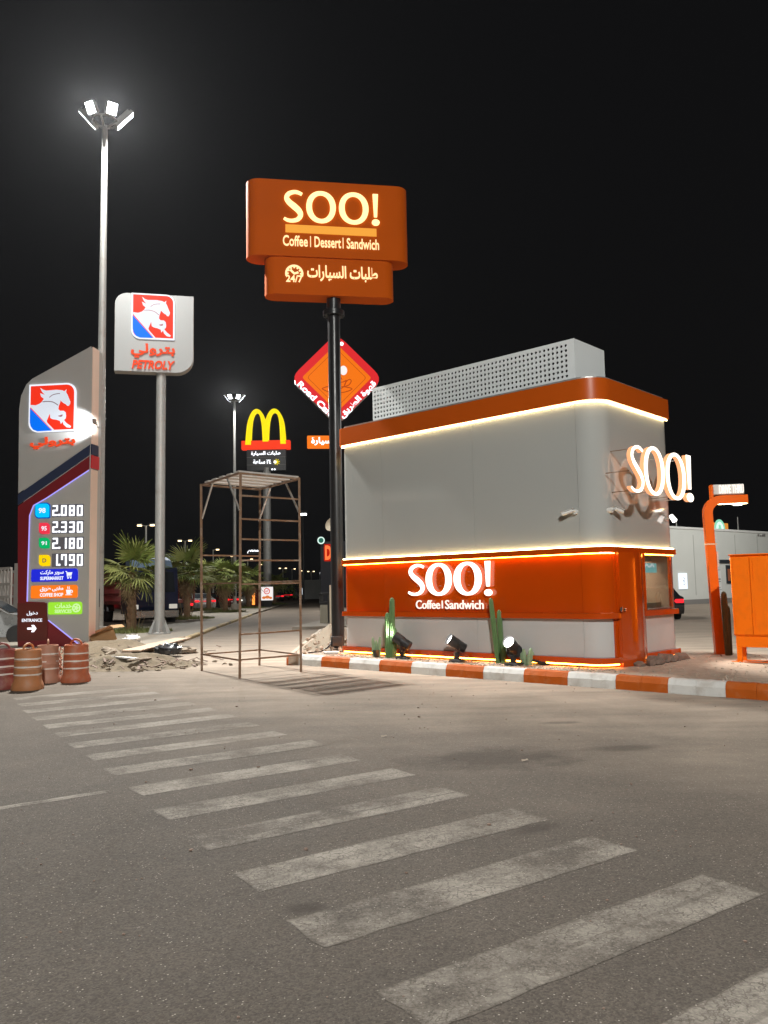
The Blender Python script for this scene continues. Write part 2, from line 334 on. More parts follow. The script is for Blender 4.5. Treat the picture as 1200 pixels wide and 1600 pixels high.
# ------------------------------------------------------------------ mesh helpers
class MB:
    def __init__(s): s.v = []; s.f = []
    def add(s, vs, fs):
        o = len(s.v); s.v += [tuple(p) for p in vs]; s.f += [tuple(i + o for i in q) for q in fs]; return s
    def box(s, x0, x1, y0, y1, z0, z1):
        return s.add([(x0, y0, z0), (x1, y0, z0), (x1, y1, z0), (x0, y1, z0), (x0, y0, z1), (x1, y0, z1), (x1, y1, z1), (x0, y1, z1)],
                     [(3, 2, 1, 0), (4, 5, 6, 7), (0, 1, 5, 4), (1, 2, 6, 5), (2, 3, 7, 6), (3, 0, 4, 7)])
    def bbox(s, x0, x1, y0, y1, z0, z1, b=0.01):
        """box with chamfered edges"""
        c = Vector(((x0 + x1) / 2, (y0 + y1) / 2, (z0 + z1) / 2)); h = Vector((x1 - x0, y1 - y0, z1 - z0)) / 2
        b = min(b, min(h) * 0.45); vs = []; idx = {}
        for sx in (-1, 1):
            for sy in (-1, 1):
                for sz in (-1, 1):
                    for a in range(3):
                        q = [h[0] - b, h[1] - b, h[2] - b]; q[a] = h[a]
                        idx[(sx, sy, sz, a)] = len(vs); vs.append((c[0] + sx * q[0], c[1] + sy * q[1], c[2] + sz * q[2]))
        fs = []
        for a in range(3):
            o = [i for i in range(3) if i != a]
            for sg in (-1, 1):
                q = []
                for (p, r) in ((-1, -1), (1, -1), (1, 1), (-1, 1)):
                    k = [0, 0, 0]; k[a] = sg; k[o[0]] = p; k[o[1]] = r; q.append(idx[(*k, a)])
                fs.append(q if (sg == 1) == (a != 1) else q[::-1])
        for a in range(3):
            o = [i for i in range(3) if i != a]
            for p in (-1, 1):
                for r in (-1, 1):
                    q = []
                    for (t, w) in ((-1, o[0]), (1, o[0]), (1, o[1]), (-1, o[1])):
                        k = [0, 0, 0]; k[a] = t; k[o[0]] = p; k[o[1]] = r; q.append(idx[(*k, w)])
                    fs.append(q)
        for sx in (-1, 1):
            for sy in (-1, 1):
                for sz in (-1, 1): fs.append([idx[(sx, sy, sz, a)] for a in range(3)])
        return s.add(vs, fs)
    def bar(s, p0, p1, w, h=None, upv=(0, 0, 1)):
        p0, p1 = Vector(p0), Vector(p1); h = h or w; d = (p1 - p0).normalized(); u = Vector(upv)
        if abs(d.dot(u)) > 0.98: u = Vector((1, 0, 0))
        a = d.cross(u).normalized() * (w / 2); b = a.cross(d).normalized() * (h / 2)
        vs = [p + q for p in (p0, p1) for q in (-a - b, a - b, a + b, -a + b)]
        return s.add(vs, [(3, 2, 1, 0), (4, 5, 6, 7), (0, 1, 5, 4), (1, 2, 6, 5), (2, 3, 7, 6), (3, 0, 4, 7)])
    def tube(s, p0, p1, r0, r1=None, n=12, cap=True):
        p0, p1 = Vector(p0), Vector(p1); r1 = r0 if r1 is None else r1; d = (p1 - p0).normalized()
        u = Vector((0, 0, 1)) if abs(d.z) < 0.95 else Vector((1, 0, 0))
        a = d.cross(u).normalized(); b = a.cross(d)
        vs = []
        for p, r in ((p0, r0), (p1, r1)):
            for i in range(n):
                t = 2 * pi * i / n; vs.append(p + a * (cos(t) * r) + b * (sin(t) * r))
        fs = [(i, (i + 1) % n, n + (i + 1) % n, n + i) for i in range(n)]
        if cap: fs += [tuple(range(n))[::-1], tuple(range(n, 2 * n))]
        return s.add(vs, fs)
    def path(s, pts, r, n=8, closed=False):
        pts = [Vector(p) for p in pts]; m = len(pts); vs = []; fs = []
        rr = r if isinstance(r, (list, tuple)) else [r] * m
        for i, p in enumerate(pts):
            if closed: d = pts[(i + 1) % m] - pts[i - 1]
            else: d = pts[min(i + 1, m - 1)] - pts[max(i - 1, 0)]
            d.normalize(); u = Vector((0, 0, 1)) if abs(d.z) < 0.95 else Vector((1, 0, 0))
            a = d.cross(u).normalized(); b = a.cross(d)
            for k in range(n):
                t = 2 * pi * k / n; vs.append(p + a * (cos(t) * rr[i]) + b * (sin(t) * rr[i]))
        for i in range(m if closed else m - 1):
            j = (i + 1) % m
            fs += [(i * n + k, i * n + (k + 1) % n, j * n + (k + 1) % n, j * n + k) for k in range(n)]
        if not closed: fs += [tuple(range(n))[::-1], tuple(range((m - 1) * n, m * n))]
        return s.add(vs, fs)
    def lathe(s, prof, c=(0, 0, 0), n=24, fn=None):
        """profile [(radius, z)]; fn(angle) scales the radius (ribs)"""
        vs = []; fs = []; m = len(prof)
        for (r, z) in prof:
            for i in range(n):
                t = 2 * pi * i / n; k = fn(t) if fn else 1.0
                vs.append((c[0] + cos(t) * r * k, c[1] + sin(t) * r * k, c[2] + z))
        for j in range(m - 1):
            fs += [(j * n + i, j * n + (i + 1) % n, (j + 1) * n + (i + 1) % n, (j + 1) * n + i) for i in range(n)]
        fs += [tuple(range(n))[::-1], tuple(range((m - 1) * n, m * n))]
        return s.add(vs, fs)
    def prism(s, poly, y0, y1, hole=None):
        """polygon in x-z, front at y0 (facing -y), back at y1"""
        poly = list(poly); area = sum(poly[i][0] * poly[(i + 1) % len(poly)][1] - poly[(i + 1) % len(poly)][0] * poly[i][1] for i in range(len(poly)))
        if area < 0: poly.reverse()
        loops = [poly]
        if hole:
            hole = list(hole); ar = sum(hole[i][0] * hole[(i + 1) % len(hole)][1] - hole[(i + 1) % len(hole)][0] * hole[i][1] for i in range(len(hole)))
            if ar > 0: hole.reverse()
            loops.append(hole)
        flat = [p for l in loops for p in l]; n = len(flat)
        tris = tessellate_polygon([[Vector((p[0], p[1], 0)) for p in l] for l in loops])
        vs = [(p[0], y0, p[1]) for p in flat] + [(p[0], y1, p[1]) for p in flat]; fs = []
        for t in tris:
            a, b, c = t; p, q, r = flat[a], flat[b], flat[c]
            if (q[0] - p[0]) * (r[1] - p[1]) - (q[1] - p[1]) * (r[0] - p[0]) < 0: a, b, c = c, b, a
            fs += [(a, b, c), (c + n, b + n, a + n)]
        k = 0
        for l in loops:
            m = len(l)
            for i in range(m): fs.append((k + i, k + i + n, k + (i + 1) % m + n, k + (i + 1) % m))
            k += m
        return s.add(vs, fs)
    def slab(s, poly, z0, z1):
        """polygon in x-y, extruded in z"""
        o = len(s.v); t = MB().prism(poly, 0, 1)
        # prism gives (x, y, z=poly y); remap to (x, polyY, z)
        s.v += [(x, z, z1 if y == 0 else z0) for (x, y, z) in t.v]; s.f += [tuple(i + o for i in q) for q in t.f]; return s
    def strip(s, pts, z0, z1, th):
        """upright sheet of thickness th along a plan polyline; outer face to the right of travel"""
        m = len(pts); ins = []
        for i in range(m):
            d = Vector(pts[min(i + 1, m - 1)]) - Vector(pts[max(i - 1, 0)]); d.normalize(); ins.append((pts[i][0] - d.y * th, pts[i][1] + d.x * th))
        vs = []
        for p, q in zip(pts, ins): vs += [(p[0], p[1], z0), (p[0], p[1], z1), (q[0], q[1], z1), (q[0], q[1], z0)]
        fs = [(i * 4 + k, (i + 1) * 4 + k, (i + 1) * 4 + (k + 1) % 4, i * 4 + (k + 1) % 4) for i in range(m - 1) for k in range(4)]
        fs += [(0, 1, 2, 3), tuple((m - 1) * 4 + k for k in (3, 2, 1, 0))]
        return s.add(vs, fs)
    def blob(s, c, r, n=7, m=5, jit=0.25, rnd=random):
        c = Vector(c); vs = []; fs = []; r = (r, r, r) if isinstance(r, (int, float)) else r
        vs.append((c.x, c.y, c.z - r[2]))
        for j in range(1, m):
            ph = -pi / 2 + pi * j / m
            for i in range(n):
                t = 2 * pi * i / n; k = 1 + rnd.uniform(-jit, jit)
                vs.append((c.x + cos(ph) * cos(t) * r[0] * k, c.y + cos(ph) * sin(t) * r[1] * k, c.z + sin(ph) * r[2] * k))
        vs.append((c.x, c.y, c.z + r[2])); top = len(vs) - 1
        fs += [(0, 1 + (i + 1) % n, 1 + i) for i in range(n)]
        for j in range(m - 2):
            a = 1 + j * n; fs += [(a + i, a + (i + 1) % n, a + n + (i + 1) % n, a + n + i) for i in range(n)]
        a = 1 + (m - 2) * n; fs += [(a + i, a + (i + 1) % n, top) for i in range(n)]
        return s.add(vs, fs)
    def data(s, name, mat, smooth=False):
        me = bpy.data.meshes.new(name); me.from_pydata(s.v, [], s.f); me.materials.append(mat)
        if smooth:
            me.polygons.foreach_set('use_smooth', [True] * len(me.polygons)); me.set_sharp_from_angle(angle=0.65)
        me.update(); return me
    def build(s, name, mat, parent=None, smooth=False, loc=None, rz=0.0):
        o = bpy.data.objects.new(name, s.data(name, mat, smooth)); COL.objects.link(o)
        if parent is not None: o.parent = parent
        if loc is not None: o.location = loc
        if rz: o.rotation_euler.z = rz
        return o

def tag(o, label=None, cat=None, group=None, kind=None):
    if label: o['label'] = label
    if cat: o['category'] = cat
    if group: o['group'] = group
    if kind: o['kind'] = kind
    return o
def thing(name, label, cat, loc=(0, 0, 0), rz=0.0, group=None):
    o = bpy.data.objects.new(name, None); COL.objects.link(o); o.location = loc; o.rotation_euler = (0, 0, rz); o.empty_display_size = 0.3
    return tag(o, label, cat, group)
def kids(o): return [c for c in S.objects if c.parent is o]
def copy_tree(o, parent=None):
    c = o.copy(); COL.objects.link(c)
    if parent is not None: c.parent = parent
    for ch in list(o.children): copy_tree(ch, c)
    return c
def light(kind, name, energy, col, parent=None, loc=(0, 0, 0), aim=None, **kw):
    l = bpy.data.lights.new(name, kind); l.energy = energy; l.color = col
    for k, v in kw.items(): setattr(l, k, v)
    o = bpy.data.objects.new(name, l); COL.objects.link(o); o.location = loc
    if parent is not None: o.parent = parent
    if aim is not None: o.rotation_euler = (Vector(aim) - Vector(loc)).to_track_quat('-Z', 'Y').to_euler()
    return o

# ---- lettering
AR = {'ا': (0xFE8D, 2), 'ب': (0xFE8F, 4), 'ة': (0xFE93, 2), 'ت': (0xFE95, 4), 'ح': (0xFEA1, 4), 'خ': (0xFEA5, 4), 'د': (0xFEA9, 2), 'ر': (0xFEAD, 2),
      'س': (0xFEB1, 4), 'ص': (0xFEB9, 4), 'ط': (0xFEC1, 4), 'ع': (0xFEC9, 4), 'غ': (0xFECD, 4), 'ف': (0xFED1, 4), 'ق': (0xFED5, 4), 'ك': (0xFED9, 4), 'ل': (0xFEDD, 4), 'م': (0xFEE1, 4),
      'ن': (0xFEE5, 4), 'ه': (0xFEE9, 4), 'و': (0xFEED, 2), 'ى': (0xFEEF, 2), 'ي': (0xFEF1, 4)}
def shape_ar(t):
    out = []
    for i, ch in enumerate(t):
        if ch not in AR: out.append(ch); continue
        b, n = AR[ch]; prev = i > 0 and t[i - 1] in AR and AR[t[i - 1]][1] == 4; nxt = n == 4 and i + 1 < len(t) and t[i + 1] in AR
        out.append(chr(b + (3 if prev and nxt else 1 if prev else 2 if nxt else 0)))
    return ''.join(out[::-1])
def text(body, box, mat, parent, y=0.0, ext=0.01, bold=0.0, name='lettering', rz=0.0, loc=None, keep=False, skew=0.0):
    """raised lettering fitted into box (x0, x1, z0, z1) of the parent's front plane, facing -y"""
    cu = bpy.data.curves.new('lettering', 'FONT'); cu.body = body; cu.size = 1; cu.extrude = 0.0; cu.offset = bold; cu.resolution_u = 3
    t = bpy.data.objects.new('lettering', cu); COL.objects.link(t)
    bpy.context.view_layer.update()
    me = t.to_mesh(); vs = [v.co.copy() for v in me.vertices]; fs = [tuple(p.vertices) for p in me.polygons]
    t.to_mesh_clear(); bpy.data.objects.remove(t); bpy.data.curves.remove(cu)
    x0, x1 = min(v.x for v in vs), max(v.x for v in vs); y0, y1 = min(v.y for v in vs), max(v.y for v in vs)
    sx = (box[1] - box[0]) / (x1 - x0); sz = (box[3] - box[2]) / (y1 - y0); ox = box[0]
    if keep:
        sx = sz = min(sx, sz); ox = (box[0] + box[1]) / 2 - sx * (x1 - x0) / 2
    P2 = [(ox + (v.x - x0) * sx + skew * (v.y - y0) * sz, box[2] + (v.y - y0) * sz) for v in vs]
    n = len(P2); m = MB(); m.v = [(p[0], y - ext, p[1]) for p in P2] + [(p[0], y, p[1]) for p in P2]
    edges = {}
    for f in fs:
        ar = sum(P2[f[i]][0] * P2[f[(i + 1) % len(f)]][1] - P2[f[(i + 1) % len(f)]][0] * P2[f[i]][1] for i in range(len(f)))
        g = f if ar > 0 else f[::-1]; m.f.append(g)
        for i in range(len(g)): edges[(g[i], g[(i + 1) % len(g)])] = 1
    for (a, b) in list(edges):
        if (b, a) not in edges: m.f.append((a, a + n, b + n, b))
    return m.build(name, mat, parent, loc=loc, rz=rz)

def arc(cx, cz, r, a0, a1, n=8, ry=None):
    ry = r if ry is None else ry
    return [(cx + r * cos(radians(a0 + (a1 - a0) * i / n)), cz + ry * sin(radians(a0 + (a1 - a0) * i / n))) for i in range(n + 1)]
def rrect(x0, x1, z0, z1, tl=0, tr=0, br=0, bl=0, n=6):
    p = []
    p += arc(x0 + bl, z0 + bl, bl, 180, 270, n) if bl else [(x0, z0)]
    p += arc(x1 - br, z0 + br, br, 270, 360, n) if br else [(x1, z0)]
    p += arc(x1 - tr, z1 - tr, tr, 0, 90, n) if tr else [(x1, z1)]
    p += arc(x0 + tl, z1 - tl, tl, 90, 180, n) if tl else [(x0, z1)]
    return p
def crom(pts, n=8):
    out = []
    for i in range(len(pts) - 1):
        p0 = pts[max(i - 1, 0)]; p1 = pts[i]; p2 = pts[i + 1]; p3 = pts[min(i + 2, len(pts) - 1)]
        for k in range(n):
            t = k / n
            out.append(tuple(0.5 * (2 * b + (c - a) * t + (2 * a - 5 * b + 4 * c - d) * t * t + (3 * b - a - 3 * c + d) * t ** 3) for a, b, c, d in zip(p0, p1, p2, p3)))
    out.append(tuple(pts[-1])); return out
def letter_o(b, thick=0.25, thin=0.105):
    x0, x1, z0, z1 = b; cx, cz = (x0 + x1) / 2, (z0 + z1) / 2; rx, rz = (x1 - x0) / 2, (z1 - z0) / 2
    def el(a, c): return [(cx + a * math.copysign(abs(cos(t)) ** 0.95, cos(t)), cz + c * math.copysign(abs(sin(t)) ** 0.95, sin(t))) for t in [2 * pi * i / 40 for i in range(40)]]
    return el(rx, rz), el(rx - thick * (x1 - x0), rz - thin * (z1 - z0))
def letter_s(b, k=1.0):
    x0, x1, z0, z1 = b; w, h = x1 - x0, z1 - z0
    c = crom([(0.93, 0.885, .085), (0.74, 0.935, .095), (0.52, 0.945, .105), (0.26, 0.88, .125), (0.155, 0.755, .145), (0.27, 0.63, .165), (0.52, 0.505, .185), (0.76, 0.375, .175), (0.855, 0.24, .15), (0.72, 0.105, .12), (0.46, 0.05, .10), (0.2, 0.06, .09), (0.02, 0.115, .075)], 5)
    Lp, Rp = [], []
    for i, q in enumerate(c):
        a = c[max(i - 1, 0)]; d = c[min(i + 1, len(c) - 1)]
        dx, dz = (d[0] - a[0]) * w, (d[1] - a[1]) * h; l = sqrt(dx * dx + dz * dz); nx, nz = -dz / l, dx / l
        hw = q[2] * h * 0.5 * k; px, pz = x0 + q[0] * w, z0 + q[1] * h
        Lp.append((px + nx * hw, pz + nz * hw)); Rp.append((px - nx * hw, pz - nz * hw))
    return Lp + Rp[::-1]
def ribbon(pts, w):
    Lp, Rp = [], []
    for i, q in enumerate(pts):
        a = pts[max(i - 1, 0)]; d = pts[min(i + 1, len(pts) - 1)]
        dx, dz = d[0] - a[0], d[1] - a[1]; l = sqrt(dx * dx + dz * dz) or 1
        Lp.append((q[0] - dz / l * w / 2, q[1] + dx / l * w / 2)); Rp.append((q[0] + dz / l * w / 2, q[1] - dx / l * w / 2))
    return Lp + Rp[::-1]
def soo(parent, bs, mat, y, ext, thick=0.25, thin=0.105, sk=1.0, rz=0.0, loc=None, side=None):
    """the four sign characters S O O ! as separate channel letters"""
    out = []
    def one(poly, hole=None):
        fr = 0.018
        o = MB().prism(poly, y - ext, y, hole).build('letter', mat, parent, loc=loc, rz=rz); out.append(o); return o
    one(letter_s(bs[0], sk))
    for b in bs[1:3]:
        o, i = letter_o(b, thick, thin); one(o, i)
    x0, x1, z0, z1 = bs[3]; h = z1 - z0; cx = (x0 + x1) / 2; w = x1 - x0
    m = MB().prism([(cx - w * .20, z0 + h * .27), (cx + w * .18, z0 + h * .27), (cx + w * .34, z1), (cx - w * .34, z1)], y - ext, y)
    m.prism(arc(cx, z0 + h * .095, w * .5, 0, 345, 15, ry=h * .095), y - ext, y)
    out.append(m.build('letter', mat, parent, loc=loc, rz=rz)); return out

# ================================================================== SETTING: ground, road, kerbs
def struct(o): return tag(o, kind='structure')
road = struct(MB().add([(-260, -60, 0), (260, -60, 0), (260, 420, 0), (-260, 420, 0)], [(0, 1, 2, 3)]).build('road', M_road))
# zebra stripes, each a worn sheet of paint 4 mm above the road
ZD = Vector((0.82, 0.572, 0)).normalized(); ZN = Vector((-ZD.y, ZD.x, 0)); ZRZ = atan2(ZD.y, ZD.x)
ZLT = [(0.36, 2.71), (-0.07, 3.41), (-0.52, 4.12), (-0.91, 4.81), (-1.34, 5.53), (-1.76, 6.21), (-2.17, 6.93), (-2.62, 7.66), (-3.04, 8.31), (-3.47, 8.96), (-3.89, 9.64), (-4.27, 10.24),
       (-4.69, 10.89), (-5.11, 11.56), (-5.49, 12.25), (-5.9, 12.98)]
def stripe(p, L, w, nm='crosswalk_stripe'):
    m = MB(); nx, ny = 22, 4
    for j in range(ny + 1):
        for i in range(nx + 1):
            x = L * i / nx; y = -w * j / ny
            if j in (0, ny): y += random.uniform(-.008, .008)
            if i in (0, nx): x += random.uniform(-.012, .012)
            m.v.append((x, y, 0))
    for j in range(ny):
        for i in range(nx):
            a = j * (nx + 1) + i; m.f.append((a + nx + 1, a + nx + 2, a + 1, a))
    o = m.build(nm, M_paint, road); o.location = (p[0], p[1], 0.0016); o.rotation_euler.z = ZRZ; return o
for p in ZLT: stripe(p, 2.13 + random.uniform(-.06, .08), 0.365 + random.uniform(-.01, .012))
stripe((-4.7, 5.17), 2.9, 0.10, 'stop_line')

# planted island round the kiosk, 0.2 m above the road
def kp(x, y): p = kw(x, y); return (p.x, p.y)
isl = [(-2.1, 17.6), kp(-6.75, -.70), kp(10, -.70), kp(10, 4.4), kp(-.5, 4.4), kp(-4, 4.7), (0.6, 24), (-0.4, 30), (-2.3, 30)]
bed = struct(MB().slab(isl, -0.05, 0.2).build('planting_bed', M_sand))
kerb = struct(MB().strip([kp(-6.9, -.74), kp(10, -.74)], -0.05, 0.03, 0.02).build('kerb', M_kerbw))
def kerb_stone(x0, x1, mat, y0=-.82):
    ax = x0 + .002; bx = x1 - .002
    pr = [(0, 0), (0, .125), (.035, .20), (.055, .212), (.15, .215), (.15, 0)]
    m = MB(); n = 5
    for i in range(n + 1):
        x = ax + (bx - ax) * i / n
        for (q, z) in pr:
            j = random.uniform(-.004, .004); p = kw(x, y0 + q + j, z + j); m.v.append(tuple(p))
    k = len(pr)
    for i in range(n):
        for t in range(k - 1): m.f.append((i * k + t, (i + 1) * k + t, (i + 1) * k + t + 1, i * k + t + 1))
    m.f += [tuple(range(k))[::-1], tuple(range(n * k, n * k + k))]
    return m.build('kerb_stone', mat, kerb)
KS = .829
for k in range(-10, 11):
    x1 = 2.16 - KS * k; x0 = x1 - KS; mat = M_kerbw if k % 2 == 0 else M_kerbo
    kerb_stone(x0, x0 + KS / 2, mat); kerb_stone(x0 + KS / 2, x1, mat)
M_sandw = P('kerb_dusty_white', (0.42, 0.36, 0.29), 0.9, var=0.2, scale=5, bump=0.5, bscale=40, dirt=(0.24, 0.19, 0.14), dscale=4, damt=0.8)
# the kerb turns back at its end
for i, (a, b) in enumerate([((-2.13, 17.62), (-2.19, 17.98))] + [((-2.19 - .016 * k, 18.0 + .86 * k), (-2.19 - .016 * (k + 1), 18.84 + .86 * k)) for k in range(13)]):
    d = Vector((b[0] - a[0], b[1] - a[1])).normalized(); m = MB(); n = Vector((-d.y, d.x))
    pts = [(0, 0), (0, .12), (.04, .205), (.14, .21), (.14, 0)]
    vs = []
    for p in (a, b):
        for (q, z) in pts: vs.append((p[0] - n.x * -(.0) + (-n.x) * (-q) * -1, p[1] + (-n.y) * q, z))
    vs = [(p[0] + d.y * q, p[1] - d.x * q, z) for p in (a, b) for (q, z) in pts]
    m.add(vs, [(0, 1, 6, 5), (1, 2, 7, 6), (2, 3, 8, 7), (3, 4, 9, 8), (0, 4, 3, 2, 1), (5, 6, 7, 8, 9)])
    m.build('kerb_stone', M_kerbo if i == 0 else M_sandw, kerb)

# median with the palms, left of the drive
medR = [(-5.9, 21.2), (-6.3, 23), (-6.55, 25), (-6.82, 28.9), (-7.64, 38), (-8.73, 52.5), (-9.8, 70), (-10.8, 85), (-11.3, 117)]
medL = [(-17, 117), (-15.6, 85), (-14.3, 60), (-13.4, 45), (-12.6, 36), (-12.3, 28), (-12.2, 22.2)]
median = struct(MB().slab(medR + medL, -0.05, 0.1).build('median', M_pave))
mk = struct(MB().strip([(x + .02, y) for x, y in medR[:2]], -0.05, 0.02, 0.02).build('median_kerb', M_kerby))
def along(pts, step):
    out = []; acc = 0.0
    for a, b in zip(pts, pts[1:]):
        a, b = Vector(a), Vector(b); L = (b - a).length; t = acc
        while t < L: out.append((a + (b - a) * (t / L), (b - a).normalized())); t += step
        acc = t - L
    return out
for p, d in along(medR[:6], 1.0):
    m = MB(); w = .14; L = .98; n = Vector((d.y, -d.x)); h = random.uniform(.105, .125)
    q = [p - n * .02, p + n * (w - .02)]
    for s in (0, L):
        for (o_, z) in ((-.02, 0), (-.02, h), (w - .05, h), (w - .02, h - .035), (w - .02, 0)):
            r = p + n * o_ + d * s; m.v.append((r.x, r.y, z + random.uniform(-.004, .004)))
    m.f += [(0, 1, 6, 5), (1, 2, 7, 6), (2, 3, 8, 7), (3, 4, 9, 8), (4, 3, 2, 1, 0), (5, 6, 7, 8, 9)]
    m.build('kerb_stone', M_kerby if int(p.y) % 5 else M_pale, mk)

# ================================================================== KIOSK
kiosk = thing('coffee_kiosk', 'orange and silver drive-up coffee kiosk with glowing edge strips behind a striped kerb', 'kiosk', (KC.x, KC.y, 0), KRZ)
IN = .07
Z0, ZT0, ZT1, ZL0, ZL1, ZM0, ZM1, ZB0, ZB1 = 0.16, .267, .369, 1.015, 1.115, 2.138, 2.238, 4.771, 5.151
def outline(i, R=.42, r=.16, n=10):
    """closed plan outline, inset i: back-left, front-left (small radius), near corner (large radius), back-right"""
    p = [(-KL + i, KW - i)]
    p += [(-KL + i + r - r * cos(t), i + r - r * sin(t)) for t in [pi / 2 * k / 6 for k in range(7)]]
    p += [(-i - R + R * sin(t), i + R - R * cos(t)) for t in [pi / 2 * k / n for k in range(n + 1)]]
    p += [(-i, KW - i)]
    return p
def corner(i, R=.42, n=10, frac=1.0): return [(-i - R + R * sin(t), i + R - R * cos(t)) for t in [pi / 2 * frac * k / n for k in range(n + 1)]]
# inner core
core = MB(); core.slab([(-KL + .18, KW - .18), (-KL + .18, .18), (-1.45, .18), (-1.45, KW - .18)], .18, 5.0)
core.slab([(-1.46, KW - .18), (-1.46, .22), (-.30, .22), (-.2, .4), (-.2, KW - .18)], 2.15, 5.0)
core.slab([(-1.46, KW - .18), (-1.46, .22), (-.34, .22), (-.2, .4), (-.2, KW - .18)], .18, 1.02)
core.build('core', M_dark, kiosk)
SEAM = (-5.124, -2.735, -.50)
def wall_panels(nm, mat, z0, z1, cor, last=None):
    r = .16; g = .0022
    a = [(-KL + IN, KW - IN)] + [(-KL + IN + r - r * cos(t), IN + r - r * sin(t)) for t in [pi / 2 * k / 6 for k in range(7)]] + [(SEAM[0] - g, IN)]
    for pts in (a, [(SEAM[0] + g, IN), (SEAM[1] - g, IN)], [(SEAM[1] + g, IN), (SEAM[2] - g, IN)], [(SEAM[2] + g, IN)] + cor):
        MB().strip(pts, z0, z1, .05).build(nm, mat, kiosk, smooth=True)
    MB().strip([(-IN, KW - IN), (-KL + IN, KW - IN)], z0, z1, .05).build(nm, mat, kiosk)
cu = corner(IN)
wall_panels('upper_panel', M_silver, ZM1, ZB0 - .004, cu + [(-IN, KW - IN)])
wall_panels('orange_panel', M_orange, ZL1, ZM0, corner(IN, frac=.93))
wall_panels('lower_panel', M_lowpan, ZT1, ZL0, corner(IN, frac=.86))
# horizontal slabs: parapet band, two ledges, base trim
MB().slab(outline(0), ZB0, ZB1).build('parapet_band', M_band, kiosk, smooth=True)
MB().slab(outline(.075), ZB1 + .001, ZB1 + .05).build('roof', M_steel, kiosk)
MB().slab(outline(0.0), ZM0 + .002, ZM1 - .002).build('upper_ledge', M_orange, kiosk, smooth=True)
MB().slab(outline(0.0), ZL0 + .002, ZL1 - .002).build('lower_ledge', M_orange, kiosk, smooth=True)
MB().slab(outline(0.0), ZT0, ZT1 - .002).build('base_trim', M_orange, kiosk, smooth=True)
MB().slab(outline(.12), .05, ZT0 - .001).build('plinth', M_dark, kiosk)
# rounded corner frame of the lower front and the bulged orange corner column beside the window
fr = MB(); fr.strip(corner(IN - .012, frac=1.0)[8:] + [(-IN + .012, .44)], ZT1, ZL0 - .002, .06); fr.build('corner_frame', M_orange, kiosk, smooth=True)
fr = MB(); fr.strip([(-IN + .01, .42), (-IN + .01, .46)], ZL1, ZM0, .05); fr.build('corner_frame', M_orange, kiosk)
col = [(.0 + .085 * sin(pi * k / 14), .455 + .93 * k / 14) for k in range(15)]
MB().slab(col + [(-.12, 1.385), (-.12, .455)], .17, ZM0 + .004).build('corner_column', M_orange, kiosk, smooth=True)
MB().slab([(.012, 1.395), (.012, 1.425), (-.1, 1.425), (-.1, 1.395)], ZL1, ZM0).build('window_jamb', M_orange, kiosk)
hn = MB(); hn.bbox(.005, .05, .40, .45, 1.13, 1.21, .01); hn.bbox(.02, .07, .475, .53, 1.14, 1.19, .01); hn.build('latch', M_chrome, kiosk)
# side lower panel under the window
MB().strip([(-IN, 1.40), (-IN, KW - IN)], ZT1, ZL0, .05).build('lower_panel', M_lowpan, kiosk)
# service window: frame, pane, inside room
GL = G('window_glass')
win = MB().bbox(-.10, -.05, 1.43, 1.46, ZL1, ZM0).bbox(-.10, -.05, KW - .10, KW - .075, ZL1, ZM0).bbox(-.10, -.05, 1.46, KW - .10, ZL1, ZL1 + .03).build('window', M_chrome, kiosk)
MB().box(-.083, -.075, 1.462, KW - .102, ZL1 + .031, ZM0 - .002).build('pane', GL, win)
MB().box(-.45, -.44, 1.46, KW - .1, 2.02, ZM0).build('blind', M_beige, win)
room = MB(); room.box(-1.44, -1.40, .3, KW - .15, ZL1, ZM0); room.box(-1.4, -.12, KW - .14, KW - .1, ZL1, ZM0); room.box(-1.4, -.3, .3, .34, ZL1, ZM0)
room.build('interior_wall', M_beige, kiosk)
mn = MB().bbox(-.33, -.30, 1.62, 2.58, 1.80, 1.98, .008).build('lit_menu', E('menu_teal', (.30, .62, .62), 1.6), kiosk)
m = MB(); m.prism(ribbon(crom([(1.66 + .08 * i, 1.93 + .028 * sin(i * 2.3)) for i in range(11)], 4), .035), -.006, 0); m.build('neon_script', E_whtb, mn, loc=(-.2995, 0, 0), rz=pi / 2)
MB().bbox(-.33, -.30, 1.56, 1.78, 1.48, 1.70, .006).build('price_card', E('card_white', (.62, .74, .85), .8), kiosk)
ctr = MB(); ctr.bbox(-.9, -.25, 1.5, 2.6, ZL1 + .002, 1.24); ctr.build('counter', M_cream, kiosk)
MB().bbox(-1.3, -.45, .7, 2.5, 2.09, 2.12, .006).build('added_ceiling_glow', E('added_interior_glow', (1.0, .80, .62), 11.0), kiosk)  # unseen glowing panel, added to brighten the view through the window
it = MB()
for i, (y, z, l) in enumerate(((1.66, 1.27, .34), (1.83, 1.30, .42), (2.02, 1.30, .36), (2.2, 1.26, .24))):
    it.bar((-.5, y, z), (-.45, y - .14, z + l), .055, .05)
it.build('kerb_reflection', M_card, kiosk)  # slanted bars stand in for the kerb reflected in the glass
MB().tube((-.6, 2.38, 1.245), (-.6, 2.38, 1.40), .07, .09, 14).tube((-.6, 2.38, 1.40), (-.6, 2.38, 1.43), .095, .095, 14).build('cup', M_carred, kiosk)
